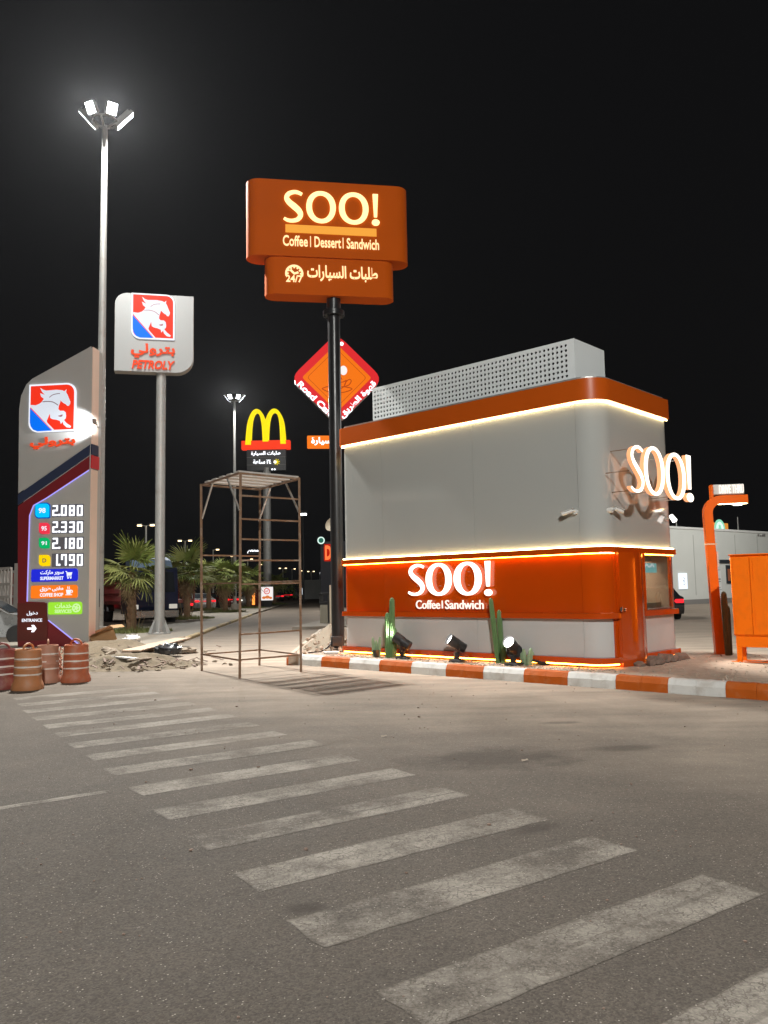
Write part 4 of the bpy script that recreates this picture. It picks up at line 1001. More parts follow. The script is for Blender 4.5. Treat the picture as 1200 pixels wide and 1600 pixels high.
# service panels
def service(bx, mat, ar, en, icon, prt=E_wht):
    q = T(*bx); w, h = q[1] - q[0], q[3] - q[2]
    o = MB().prism(rrect(q[0], q[1], q[2], q[3], tl=.05, tr=.08, br=.05, bl=.05), -.03, -.001).build('service_panel', mat, tot)
    text(shape_ar(ar), (q[0] + w * .2, q[0] + w * .70, q[2] + h * .5, q[3] - h * .08), prt, o, -.0305, .006, .03)
    if en: text(en, (q[0] + w * .2, q[0] + w * .70, q[2] + h * .12, q[2] + h * .40), prt, o, -.0305, .006, .03)
    x, z, u = q[0] + w * .76, q[2] + h * .28, h * .5; m = MB()
    if icon == 'cart':
        m.prism([(x + u * .12, z + u * .30), (x + u * .85, z + u * .30), (x + u, z + u * .85), (x + u * .05, z + u * .85)], -.037, -.0305)
        m.prism(ribbon([(x - u * .15, z + u), (x + u * .05, z + u), (x + u * .2, z + u * .12), (x + u * .9, z + u * .12)], u * .12), -.038, -.0305)
        for k in (.3, .75): m.prism(arc(x + u * k, z - u * .06, u * .12, 0, 330, 11), -.037, -.0305)
    elif icon == 'cup':
        m.prism([(x, z + u * .7), (x + u * .14, z), (x + u * .72, z), (x + u * .86, z + u * .7)], -.037, -.0305)
        m.prism(arc(x + u * .86, z + u * .42, u * .26, -80, 80, 8) + arc(x + u * .86, z + u * .42, u * .13, 80, -80, 8), -.038, -.0305)
        m.box(x - u * .1, x + u, -.0365, -.0305, z - u * .14, z - u * .04)
        for k in (.25, .5): m.prism(ribbon(crom([(x + u * k, z + u * .8), (x + u * (k + .08), z + u * .95), (x + u * (k - .02), z + u * 1.08), (x + u * (k + .06), z + u * 1.2)], 3), u * .09), -.037, -.0305)
    else:
        c = (x + u * .45, z + u * .45); m.prism(arc(*c, u * .72, 0, 342, 19), -.037, -.0305, arc(*c, u * .5, 0, 340, 17)); m.prism(arc(*c, u * .3, 0, 330, 11), -.0368, -.0305)
        for k in range(5): a = 2 * pi * k / 5; m.prism(ribbon([(c[0] + cos(a) * u * .28, c[1] + sin(a) * u * .28), (c[0] + cos(a) * u * .55, c[1] + sin(a) * u * .55)], u * .14), -.0375, -.0305)
    m.build('icon', prt, o)
service((49.5, 889, 122, 908.5), E_sblue, 'سوبر ماركت', 'SUPERMARKET', 'cart')
service((49, 914.5, 121.5, 934.5), E_sor, 'مقهى طريق', 'COFFEE SHOP', 'cup')
service((76, 940.5, 128.5, 960), E_sgrn, 'خدمات', 'SERVICES', 'wheel', E_pale)

# --- floodlight masts
def mast(lab, p, h, head_power, aims, group='tall floodlight masts'):
    t = thing('floodlight_mast', lab, 'floodlight mast', (p[0], p[1], 0), 0, group)
    MB().tube((0, 0, 0), (0, 0, h - .6), .155, .085, 16).build('pole', M_mast, t, smooth=True)
    m = MB(); m.tube((0, 0, .0), (0, 0, .6), .34, .30, 12); m.build('base', P('concrete', (.26, .24, .21), .9, var=.2), t)
    m = MB(); m.box(-.09, .09, -.165, -.14, 1.2, 1.75); m.build('hatch', M_blackp, t)
    R = .40; m = MB(); m.path([(cos(a) * R, sin(a) * R, h - .45) for a in [2 * pi * k / 20 for k in range(20)]], .03, 6, closed=True)
    for k in range(4): m.bar((0, 0, h - .7), (cos(k * pi / 2) * R, sin(k * pi / 2) * R, h - .45), .05)
    m.build('head_ring', M_mast, t)
    for hi, (az, tilt) in enumerate(aims):
        d = Vector((cos(az) * cos(tilt), sin(az) * cos(tilt), -sin(tilt))); a = Vector((-sin(az), cos(az), 0)); b = d.cross(a)
        c = Vector((cos(az) * (R + .18), sin(az) * (R + .18), h - .30)); hm = MB()
        def ob(m, c, ha, hb, hd): m.add([c + a * (i * ha) + b * (j * hb) + d * (k * hd) for i, j, k in ((-1, -1, -1), (1, -1, -1), (1, 1, -1), (-1, 1, -1), (-1, -1, 1), (1, -1, 1), (1, 1, 1), (-1, 1, 1))], [(3, 2, 1, 0), (4, 5, 6, 7), (0, 1, 5, 4), (1, 2, 6, 5), (2, 3, 7, 6), (3, 0, 4, 7)])
        wa, wb = (.15, .17) if hi < 2 else (.12, .36)
        ob(hm, c, wa + .02, wb + .02, .06)
        for k in range(-3, 4): ob(hm, c - d * .1 + a * (k * wa * .28), .010, wb * .9, .039)
        hm.bar(Vector((cos(az) * R, sin(az) * R, h - .45)), c - d * .1, .06)
        hd = hm.build('lamp_head', M_steel, t)
        lm = MB(); ob(lm, c + d * .066, wa, wb, .005); lm.build('lens', E_lens, hd)
        l = bpy.data.lights.new('flood_beam', 'AREA'); l.shape = 'RECTANGLE'; l.size = wa * 2; l.size_y = wb * 2; l.energy = head_power * (1.0 if hi < 2 else .16); l.color = (1.0, .992, .945)
        lo_ = bpy.data.objects.new('flood_beam', l); COL.objects.link(lo_); lo_.parent = t
        lo_.location = c + d * .09; lo_.rotation_euler = d.to_track_quat('-Z', 'Y').to_euler()
    return t
mp = gp(150, 1010)
A4 = [(radians(-115), radians(30)), (radians(-52), radians(30)), (radians(20), radians(40)), (radians(170), radians(40))]
m1 = mast('tall grey floodlight mast rising behind the price totem, four bright heads', (-8.75, 24.95), 17.2, MAST_POWER, A4)
m2 = mast('distant floodlight mast behind the metal scaffold frame', (-12.1, 65.7), 17.7, MAST_POWER * .55, A4)
m3 = mast('unseen floodlight mast added behind the camera to light the scene', (3.0, -13.0), 15.5, FILL_MAST_POWER, [(radians(110), radians(42)), (radians(70), radians(42)), (radians(0), radians(40)), (radians(180), radians(40))])  # out of view, added as main light from behind the camera
m4 = mast('unseen floodlight mast added to light the pale building', (33.0, 46.0), 15.5, 2100.0, [(radians(130), radians(35)), (radians(165), radians(40)), (radians(-110), radians(40)), (radians(20), radians(40))])  # out of view, added to brighten the building wall
# small flood lamp clamped to the mast, aimed at the totem
fl = thing('flood_lamp', 'small glaring flood lamp clamped to the mast, washing the totem edge', 'flood lamp', (mp.x, 24.6, 0))
lz = at(150, 668, 24.3).z
lx = at(149, 668, 23.9).x - mp.x
m = MB().bbox(lx + .10, lx + .17, -1.30, -1.10, lz - .08, lz + .08, .02); m.bar((lx + .15, -1.1, lz), (.12, .24, lz), .04); hb = m.build('lamp_body', M_steel, fl)
MB().box(lx + .092, lx + .099, -1.28, -1.12, lz - .07, lz + .07).build('lens', E_lens, hb)
light('SPOT', 'totem_wash', 260, (.93, .96, 1.0), fl, (lx + .07, -1.2, lz), (lx - .34, -.70, lz), spot_size=radians(78), spot_blend=.45, shadow_soft_size=.05)

# --- diamond café sign on its pole, with an orange box sign below
DY = 40.0; dp = at(527, 1000, DY); dz0 = 0.0
dia = thing('diamond_sign', 'red and orange diamond café sign on a pole behind the black pole', 'pole sign', (dp.x, DY, 0), radians(6))
orgD = (dp.x, DY, 0); rD = radians(6)
D = lambda *q: pbox(*q, orgD, rD, -.22)
c0 = D(456, 522, 596, 662); cx = (c0[0] + c0[1]) / 2 ; cz = (c0[2] + c0[3]) / 2; hd = (c0[1] - c0[0]) / 2 * 1.04
def diamond(cx, cz, h, r=.12, n=5):
    p = []; k = h * r
    for i in range(4):
        a = i * 90
        vx, vz = cx + h * cos(radians(a)), cz + h * sin(radians(a))
        t1 = (vx + k * cos(radians(a + 180 + 45 - 0)), vz + k * sin(radians(a + 225))); t0 = (vx + k * cos(radians(a + 135)), vz + k * sin(radians(a + 135)))
        for j in range(n + 1):
            t = j / n; q0, q1, q2 = t1, (vx, vz), t0
            p.append(tuple((1 - t) ** 2 * q0[m_] + 2 * t * (1 - t) * q1[m_] + t * t * q2[m_] for m_ in (0, 1)))
    return p
MB().prism(diamond(cx, cz, hd, .26), -.20, .25).build('sign_box', M_signside, dia)
MB().prism(diamond(cx, cz, hd, .26), -.22, -.2005).build('red_face', E_diared, dia)
MB().prism(diamond(cx, cz + .05, hd * .745, .07), -.228, -.2205).build('orange_face', E_diaor, dia)
di = diamond(cx, cz + .05, hd * .64, .1)
MB().prism(di, -.233, -.2285, diamond(cx, cz + .05, hd * .627, .1)).build('inner_line', E_dline, dia)
m = MB()
for pts in ([(-1.0, -.62), (-.6, -.82), (0, -.9), (.6, -.82), (1.0, -.62), (.6, -.5), (.3, -.48)], [(-1.0, -.62), (-.7, -.5), (-.4, -.48)], [(-.5, -.1), (-.45, -.4), (-.2, -.62), (.25, -.6), (.5, -.4), (.62, -.02)], [(-.5, -.1), (0, -.2), (.4, -.16), (.6, -.05)], [(.55, -.45), (.8, -.35), (.95, -.1), (.85, .02), (.65, -.1), (.5, -.35)], [(-.3, -.05), (-.1, .2), (.2, .18), (.35, .0)]):
    m.prism(ribbon(crom([(cx + x * .75, cz + z * .75 - .05) for x, z in pts], 5), .045), -.234, -.2286)
m.build('cup_drawing', E_dline, dia)
MB().prism(arc(cx + .33, cz + .42, .19, 0, 340, 17, ry=.24), -.235, -.2287).build('steam_dot', E_ad, dia)
MB().prism(arc(cx + .26, cz + 1.78, .10, 0, 330, 11), -.235, -.2207).build('lamp_dot', E_whtb, dia)
e = hd * .80
def edge_text(body, ang, c, wd, ht):
    o = text(body, (-wd / 2, wd / 2, -ht / 2, ht / 2), E_whtb, dia, 0, .02, .03); o.rotation_euler = (0, -ang, 0); o.location = (c[0], -.2208, c[1])
edge_text('Road Cafe', radians(-45), (cx - hd * .455, cz - hd * .46), 2.35, .33)
edge_text(shape_ar('قهوة الطريق'), radians(45), (cx + hd * .455, cz - hd * .46), 2.45, .40)
b = D(480, 680.5, 572, 699); MB().bbox(b[0], b[1], -.22, .2, b[2], b[3], .03).build('lower_sign_box', E_sor, dia)
text(shape_ar('طلبات السيارة'), (b[0] + .2, b[1] - .2, b[2] + .1, b[3] - .08), E_whtb, dia, -.222, .02, .03)
MB().tube((0, 0, 0), (0, 0, cz - hd * .8), .2, .17, 14).build('pole', M_mast, dia, smooth=True)

# --- yellow double-arch sign
AY = 80.0; ap = at(418, 930, AY); arch = thing('arch_sign', 'yellow double-arch sign over red bar on a thick grey pole', 'pole sign', (ap.x, AY, 0), 0)
orgA = (ap.x, AY, 0); Aq = lambda *q: pbox(*q, orgA, 0, -.45)
def ap_(px, py): q = Aq(px, py, px, py); return (q[0], q[2])
m = MB()
def half(xl, xm, yt, yb0, yb1):
    o = crom([(xl, yb0), (xl + (xm - xl) * .22, yb0 - (yb0 - yt) * .55), (xl + (xm - xl) * .58, yt + (yb0 - yt) * .10), (xm, yt)], 7); return o
def archpoly(x0, x1, x2, x3, yb0, yb1, yt, ti):
    xm = (x0 + x3) / 2
    outer = crom([(x0, yb0), (x0 + (xm - x0) * .18, yt + (yb0 - yt) * .42), (x0 + (xm - x0) * .55, yt + (yb0 - yt) * .10), (xm, yt), (x3 - (x3 - xm) * .55, yt + (yb0 - yt) * .10), (x3 - (x3 - xm) * .18, yt + (yb0 - yt) * .42), (x3, yb1)], 6)
    inner = crom([(x2, yb1), (x2 - (x2 - xm) * .16, yt + (yb0 - yt) * .46), (x2 - (x2 - xm) * .5, yt + (yb0 - yt) * .19), (xm, yt + ti), (x1 + (xm - x1) * .5, yt + (yb0 - yt) * .19), (x1 + (xm - x1) * .16, yt + (yb0 - yt) * .46), (x1, yb0)], 6)
    return [ap_(*p) for p in outer + inner]
MB().prism(archpoly(383, 392, 410.3, 419.2, 695, 690, 639, 5.5), -.48, .1).build('arch', E_arch, arch)
MB().prism(archpoly(410.5, 419.3, 438, 446.8, 690, 693.5, 638.5, 5.5), -.485, .09).build('arch', E_arch, arch)
b = Aq(377, 688, 453, 701.5); MB().bbox(b[0], b[1], -.45, .3, b[2], b[3], .03).build('red_bar', E_archred, arch)
b = Aq(385, 702, 447, 735); bw = b[1] - b[0]; bz = b[3] - b[2]; MB().bbox(b[0], b[1], -.3, .25, b[2], b[3], .03).build('text_board', M_blackp, arch)
for k in (.36, .72): MB().box(b[0], b[1], -.31, -.3005, b[2] + bz * (1 - k) - .01, b[2] + bz * (1 - k) + .02).build('board_seam', M_grey, arch)
text(shape_ar('طلبات السيارة'), Aq(392, 704.5, 438, 712), E_whtb, arch, -.31, .02, .04)
text(shape_ar('ساعة'), Aq(395, 717.5, 414, 724.5), E_whtb, arch, -.31, .02, .04); text('٢٤', Aq(416, 717.5, 423.5, 724.5), E_whtb, arch, -.31, .02, .04)
q = Aq(427, 716.5, 437, 726.5); cx2, cz2, r = (q[0] + q[1]) / 2, (q[2] + q[3]) / 2, (q[1] - q[0]) / 2; m = MB(); m.prism(arc(cx2, cz2, r * .5, 0, 330, 11), -.34, -.31)
for k in range(8): a = k * pi / 4 + .2; m.prism(ribbon([(cx2 + cos(a) * r * .6, cz2 + sin(a) * r * .6), (cx2 + cos(a) * r, cz2 + sin(a) * r)], r * .22), -.34, -.31)
m.build('sun_icon', E_arch, arch); MB().prism(arc(cx2 - r * .5, cz2, r * .45, 0, 330, 11), -.345, -.3105).build('moon_icon', E_whtb, arch)
m = MB()
for k in (423.5, 427.5): q = Aq(k, 731, k + 3, 735); m.prism(arc((q[0] + q[1]) / 2, (q[2] + q[3]) / 2, (q[1] - q[0]) / 2, 0, 330, 11), -.34, -.31)
m.build('lettering', E_whtb, arch)
MB().tube((0, 0, 0), (0, 0, b[2] + .3), .40, .38, 20).build('pole', M_mast, arch, smooth=True)

# ================================================================== SCAFFOLD FRAME
sa, sb_, sc_, sd_ = Vector((-2.71, 15.2, 0)), Vector((-3.77, 16.81, 0)), Vector((-1.68, 16.14, 0)), Vector((-2.74, 17.75, 0))
scf = thing('scaffold_frame', 'rusty square-tube scaffold tower with plank top standing on the drive', 'scaffold', sa)
def zA(zy): y = 720 + zy / 4.444; return 3.83 * (1060 - y) / (1060 - 738)
TZ = 3.83
rel = {k: v - sa for k, v in (('a', sa), ('b', sb_), ('c', sc_), ('d', sd_))}
for k, v in rel.items(): MB().bar(v, v + Vector((random.uniform(-.03, .03), random.uniform(-.03, .03), TZ)), .042).build('post', M_rust, scf)
def rung(a, b, z, mat=M_rust, w=.030, nm='rail', z2=None):
    MB().bar(rel[a] + Vector((0, 0, z)), rel[b] + Vector((0, 0, z if z2 is None else z2)), w).build(nm, mat, scf)
for z in (zA(245), zA(410), zA(552), zA(700), zA(866), zA(1212)): rung('a', 'c', z + .0, z2=z + .01, nm='rung')
rung('b', 'a', zA(866) + .03); rung('b', 'd', 2.35); rung('d', 'c', 1.78)
for a, b in (('a', 'c'), ('a', 'b'), ('b', 'd'), ('d', 'c')): rung(a, b, .33 + .004 * ord(b) % .01); rung(a, b, TZ - .02, w=.036, nm='top_rail')
n_pl = 5
for i in range(n_pl):
    t0 = (i + .08) / n_pl; t1 = (i + .64) / n_pl; m = MB()
    q = [rel['a'] + (rel['b'] - rel['a']) * t for t in (t0, t1)]; r_ = [rel['c'] + (rel['d'] - rel['c']) * t for t in (t0, t1)]
    z0 = TZ + .003; vs = [(*p.xy, z0) for p in (q[0], r_[0], r_[1], q[1])] + [(*p.xy, z0 + .035) for p in (q[0], r_[0], r_[1], q[1])]
    m.add(vs, [(3, 2, 1, 0), (4, 5, 6, 7), (0, 1, 5, 4), (1, 2, 6, 5), (2, 3, 7, 6), (3, 0, 4, 7)]).build('plank', M_plank, scf)
for a, b in (('a', 'b'), ('b', 'a'), ('c', 'd'), ('d', 'c')):
    d = (rel[b] - rel[a]).normalized(); MB().bar(rel[a] + Vector((0, 0, TZ - .72)), rel[a] + d * .58 + Vector((0, 0, TZ - .05)), .03).build('brace', M_steel, scf)

# ================================================================== TRAFFIC BARRELS
def barrel(lab, px, py, mat, rz, dent=0.0):
    p = gp(px, py); t = thing('traffic_barrel', lab, 'traffic barrel', (p.x, p.y, 0), rz, 'plastic traffic barrels in front of the price totem')
    def wob(a): return 1 + .012 * sin(3 * a + rz) + .008 * sin(7 * a)
    prof = [(.262, 0), (.266, .04), (.250, .10), (.226, .15), (.224, .20), (.224, .205), (.222, .33), (.226, .34), (.220, .35), (.219, .47), (.223, .48), (.216, .49), (.213, .62), (.212, .665), (.20, .680), (.19, .672), (.185, .655), (.06, .655)]
    MB().lathe(prof, n=32, fn=wob).build('drum', mat, t, smooth=True)
    for k, (z, r) in enumerate(((.255, .2235), (.385, .220), (.52, .2160))):
        m = MB(); n = 40; gap = 6 if k == 1 else 0; st = random.randrange(40)
        for i in range(n - gap):
            a0, a1 = 2 * pi * (i + st) / n, 2 * pi * (i + st + 1) / n
            for a in (a0, a1):
                w = wob(a) * 1.006
                for z_ in (z - .012 + .003 * sin(5 * a), z + .014 + .003 * sin(4 * a)): m.v.append((cos(a) * r * w, sin(a) * r * w, z_))
            b = len(m.v) - 4; m.f.append((b, b + 2, b + 3, b + 1))
        m.build('reflective_band', P('band_white', (.60, .55, .50), .5, var=.15, scale=15, dirt=(.45, .25, .17), dscale=9), t)
    m = MB(); m.path(crom([(-.12, 0, .65), (-.10, 0, .72), (-.04, 0, .765), (.04, 0, .765), (.10, 0, .72), (.12, 0, .65)], 4), .02, 8); m.build('handle', mat, t, smooth=True)
    return t
BO = lambda n, c: P(n, c, .6, var=.16, scale=5, dirt=(.30, .19, .13), dscale=6, damt=.55)
barrel('dark red plastic barrel cut by the picture edge, outermost of the group', 2, 1076, BO('barrel_dark_red', (.17, .028, .022)), .4)
barrel('tan-orange plastic barrel with a flared foot beside the dark red one', 43, 1077, BO('barrel_tan', (.36, .145, .055)), 1.2)
bpale = barrel('faded pale orange plastic barrel standing behind the tan one', 74, 1066, BO('barrel_pale', (.35, .165, .105)), 2.0)
bpale.scale = (.86, .86, 1.0)
barrel('red-orange plastic barrel alone in front of the totem foot', 118, 1065, BO('barrel_red_orange', (.34, .085, .032)), 2.9)
ch = thing('plastic_chain', 'heap of pinkish plastic chain hanging between two barrels', 'chain', gp(91.5, 1061))
M_chain = P('chain_plastic', (.48, .24, .17), .6, var=.2)
for i in range(16):
    m = MB(); z = .04 + .034 * i; pts = [(cos(a) * .035, 0, sin(a) * .05) for a in [2 * pi * k / 10 for k in range(10)]]
    m.path(pts, .012, 6, closed=True); o = m.build('link', M_chain, ch); o.location = (.035 * sin(i * 1.9), .03 * cos(i * 1.3), z); o.rotation_euler = (random.uniform(-.5, .5), random.uniform(-.6, .6), (i % 2) * 1.57 + random.uniform(-.4, .4))

# ================================================================== RUBBLE, SAND, LITTER
def heap(nm, lab, cat, c, rx, ry, h, mat, seed, z=0.0, nx=46, ny=34, rough=.10):
    rnd = random.Random(seed); m = MB(); ph = [(rnd.uniform(0, 6), rnd.uniform(1.2, 7), rnd.uniform(1.2, 7), rnd.uniform(0, 6)) for _ in range(9)]
    for j in range(ny + 1):
        for i in range(nx + 1):
            u, v = i / nx * 2 - 1, j / ny * 2 - 1; r = sqrt(u * u + v * v); a = atan2(v, u)
            edge = 1 - r / (.93 + .07 * sin(3 * a + seed) + .04 * sin(7 * a)); k = max(0, edge); k = k * k * (3 - 2 * k) if k < 1 else 1
            n = sum(sin(p[1] * u * 2 + p[0]) * sin(p[2] * v * 2 + p[3]) / (1 + .25 * q) for q, p in enumerate(ph)) / 4
            zz = h * (k * 1.5 + rough * n * min(1, k * 4) + rnd.uniform(-.06, .06) * min(1, k * 6)) - .02 * (edge < 0)
            m.v.append((u * rx, v * ry, max(-.03, zz)))
    for j in range(ny):
        for i in range(nx): a = j * (nx + 1) + i; m.f.append((a, a + 1, a + nx + 2, a + nx + 1))
    o = m.build(nm, mat, loc=(c[0], c[1], z), smooth=True); tag(o, lab, cat); return o
heap('sand_heap', 'pale sand heap behind the end of the striped kerb', 'sand heap', (-1.36, 21.3), .88, 3.5, .36, M_sandh, 3, .17)
heap('sand_heap', 'dusty rubble heap on the drive beside the traffic barrels', 'rubble heap', (-5.7, 18.2), 1.9, 1.35, .19, M_heap, 5, 0.0, rough=.6)
heap('sand_heap', 'low dirt heap at the foot of the floodlight mast', 'rubble heap', (-7.6, 22.6), 2.2, 2.2, .22, M_heap, 8, 0.0, rough=.55)
rub = MB(); rnd = random.Random(4)
for i in range(420):
    c = rnd.choice(((-5.7, 18.1, 1.8, 1.2), (-7.4, 22.4, 2.0, 2.0))); x, y = c[0] + rnd.gauss(0, .5) * c[2], c[1] + rnd.gauss(0, .5) * c[3]
    r = abs(rnd.gauss(.01, .022)) + .012; rub.blob((x, y, r * .4 + max(0, .15 - .1 * sqrt((x - c[0]) ** 2 + (y - c[1]) ** 2))), (r * 1.3, r, r * .8), 6, 4, .3, rnd)
tag(rub.build('rubble', M_sandh), 'loose clods and stone chips scattered over the rubble heaps', None, None, 'stuff')
rub = MB()
for i in range(170):
    c = rnd.choice(((-5.7, 18.0, 1.7, 1.1), (-7.2, 22.2, 2.0, 2.0))); x, y = c[0] + rnd.gauss(0, .5) * c[2], c[1] + rnd.gauss(0, .5) * c[3]; z = max(.0, .19 - .12 * sqrt((x - c[0]) ** 2 + (y - c[1]) ** 2)); a = rnd.uniform(0, 3.14); l = rnd.uniform(.05, .2)
    rub.bar((x - cos(a) * l, y - sin(a) * l, z + .02), (x + cos(a) * l, y + sin(a) * l, z + rnd.uniform(.02, .09)), rnd.uniform(.02, .07), .012)
tag(rub.build('debris', M_stone), 'dark splinters and scraps mixed into the rubble heaps', None, None, 'stuff')
grv = MB(); rnd = random.Random(9)
for i in range(1500):
    x, y = rnd.uniform(-6.8, 9), rnd.uniform(-.64, 4.2)
    if -6.5 < x < .12 and y > -.02: y = rnd.uniform(-.64, -.03)
    p = kw(x, y, .2); r = rnd.uniform(.006, .02); grv.blob((p.x, p.y, .2 + r * .3), r, 5, 3, .3, rnd)
for i in range(240):
    p = Vector((rnd.uniform(-2.0, -.5), rnd.uniform(18.0, 24.0))); r = abs(rnd.gauss(0, .02)) + .012; grv.blob((p.x, p.y, .24 + .3 * max(0, 1 - sqrt(((p.x + 1.35) / 1.2) ** 2 + ((p.y - 21) / 3) ** 2))), r, 6, 4, .3, rnd)
tag(grv.build('gravel', M_gravel), 'small stones scattered on the planted island', None, None, 'stuff')
lit = MB(); rnd = random.Random(19)
for i in range(420):
    x, y = rnd.uniform(-4, 7), rnd.uniform(1.8, 14)
    if kf and (Vector((x, y, 0)) - KC).dot(KY) > -.95: continue
    r = rnd.uniform(.003, .008) if rnd.random() < .93 else rnd.uniform(.008, .016); lit.blob((x, y, r * .5), (r * 1.3, r, r * .7), 5, 3, .3, rnd)
tag(lit.build('road_grit', M_stone), 'loose grit on the road', None, None, 'stuff')
# cardboard box with open flaps
cb = thing('cardboard_box', 'crushed brown cardboard box tipped on the rubble by the palm', 'box', at(163, 1003, 24.2), radians(25))
cb.location.z = .18; m = MB(); m.box(-.34, .34, -.24, -.225, 0, .36); m.box(-.34, .34, .225, .24, 0, .36); m.box(-.34, -.325, -.2249, .2249, 0, .36); m.box(.325, .34, -.2249, .2249, 0, .36); m.box(-.3249, .3249, -.2249, .2249, 0, .012)
o = m.build('box_wall', M_card, cb); o.rotation_euler = (.15, -.35, 0)
m = MB(); m.add([(.34, -.24, .36), (.34, .24, .36), (.66, .22, .26), (.66, -.22, .26)], [(0, 1, 2, 3)]); m.add([(-.34, -.24, .36), (.34, -.24, .36), (.30, -.52, .48), (-.3, -.5, .46)], [(3, 2, 1, 0)]); o = m.build('flap', M_card, cb); o.rotation_euler = (.15, -.35, 0)
def sack(nm, lab, cat, p, r, mat, seed, z=0.0):
    rnd = random.Random(seed); m = MB(); m.blob((0, 0, r[2] * .8), r, 16, 10, .10, rnd)
    vs = []
    for (x, y, z_) in m.v:
        k = 1 + .14 * sin(9 * x / r[0] + seed) * sin(7 * y / r[1] + 1) + .08 * sin(13 * z_ / r[2]); vs.append((x * k, y * k, max(0, z_ * k)))
    m.v = vs; o = m.build(nm, mat, loc=(p[0], p[1], z), rz=seed, smooth=True); return tag(o, lab, cat)
g = gp(267, 1026); sack('rubbish_bag', 'crumpled black rubbish bag lying beside the plywood boards', 'bag', g, (.40, .26, .15), M_bag, 2, .06)
g = gp(254, 1025); sack('rubbish_bag', 'smaller black rubbish bag wedged against the board end', 'bag', g, (.26, .2, .16), M_bag, 5)
g = gp(206, 1016); sack('rubbish_bag', 'white plastic sack between cardboard box and plywood board', 'bag', g, (.24, .2, .17), M_wbag, 3, .12)
g = gp(292, 1021); sack('sand_pile', 'little pale pile at the tip of the long board', 'sand pile', g, (.28, .2, .09), M_pale, 4)
def board(lab, a, b, w, th, mat, z0, z1):
    A, Bq = gp(*a), gp(*b); A.z, Bq.z = z0, z1; c = (A + Bq) / 2; m = MB().bar(A - c, Bq - c, w, th); return tag(m.build('plywood_board', mat, loc=c), lab, 'board')
board('long pale plywood board lying over the rubble to the black bag', (205, 1030), (286, 1010), .48, .03, M_ply, .20, .24)
board('broad pinkish plywood sheet under the long board', (215, 1024), (262, 1013), .8, .03, M_ply, .13, .16)
board('short thin batten on the front of the rubble heap', (200, 1047), (235, 1043), .10, .025, M_pale, .2, .2)
board('grey broken board half buried in the rubble heap', (178, 1043), (212, 1044), .18, .03, M_plank, .24, .2)
for i, (x, y, r) in enumerate(((165, 1024, .13), (176, 1030, .16), (157, 1016, .12), (285, 1004, .11), (170, 1040, .09), (148, 1042, .1))):
    g = gp(x, y); o = MB().blob((0, 0, r * .5), (r * 1.3, r, r * .8), 9, 6, .2).build('stone_block', M_pale, loc=(g.x, g.y, .06), rz=i); tag(o, ('pale broken concrete lump at the mast foot', 'larger pale concrete lump below the cardboard box', 'small concrete lump against the mast base', 'pale lump by the median kerb beyond the bag', 'stone on the slope of the rubble heap', 'stone where the rubble meets the orange barrel')[i], 'stone')
for (x, y, s, l) in ((820, 1190, .03, 'white paper scrap on the dark oil stain'), (600, 1152, .03, 'pale flat scrap on the open road'), (415, 975, .12, 'crumpled white bag on the far drive')):
    g = gp(x, y); o = MB().add([(-s, -s * .5, 0), (s, -s * .4, .012), (s * .8, s * .5, .02), (0, s * .6, .006), (-s * .9, s * .4, .014)], [(0, 1, 2, 3, 4)]).build('paper_scrap', M_pale, loc=(g.x, g.y, .006)); tag(o, l, 'litter')

# ================================================================== PALMS ON THE MEDIAN
def frond_mesh(seed, mat, droop=.5, L=1.25, dry=False):
    rnd = random.Random(seed); m = MB(); pet = L * .55; n = 22
    # petiole along +x, arching down
    def arch_(s): return Vector((s * cos(droop * s * .5), 0, -droop * s * s * .45))
    pp = [arch_(pet * k / 5) for k in range(6)]; m.path(pp, [.018, .015, .012, .011, .01, .009], 4)
    hub = pp[-1]; tang = (pp[-1] - pp[-2]).normalized()
    for i in range(n):
        a = (i / (n - 1) - .5) * 2 * radians(118); l = L * .72 * (1 - .25 * abs(i / (n - 1) - .5) * 2) * rnd.uniform(.85, 1.1)
        d0 = Vector((cos(a) * tang.x, sin(a), cos(a) * tang.z + .18)).normalized(); side = Vector((-sin(a), cos(a), 0)); sag = rnd.uniform(.35, .8) * (1.6 if dry else 1)
        w = .036; prev = None; pts = []
        for k, t in enumerate((0, .35, .7, 1.0)):
            p = hub + d0 * (l * t) + Vector((0, 0, -sag * l * max(0, t - .35) ** 1.6)); ww = w * (.35, 1.0, .7, .08)[k]; pts.append((p - side * ww + Vector((0, 0, .012 * (i % 2))), p + side * ww + Vector((0, 0, .012 * ((i + 1) % 2)))))
        o = len(m.v)
        for a_, b_ in pts: m.v += [tuple(a_), tuple(b_)]
        for k in range(3): m.f.append((o + 2 * k, o + 2 * k + 1, o + 2 * k + 3, o + 2 * k + 2))
    return m.data('frond', mat)
FR = [frond_mesh(i, M_frond if i % 2 else M_frond2, .42 + .13 * (i % 3)) for i in range(5)] 
FRD = [frond_mesh(20 + i, M_dry, 1.0, 1.0, True) for i in range(2)]
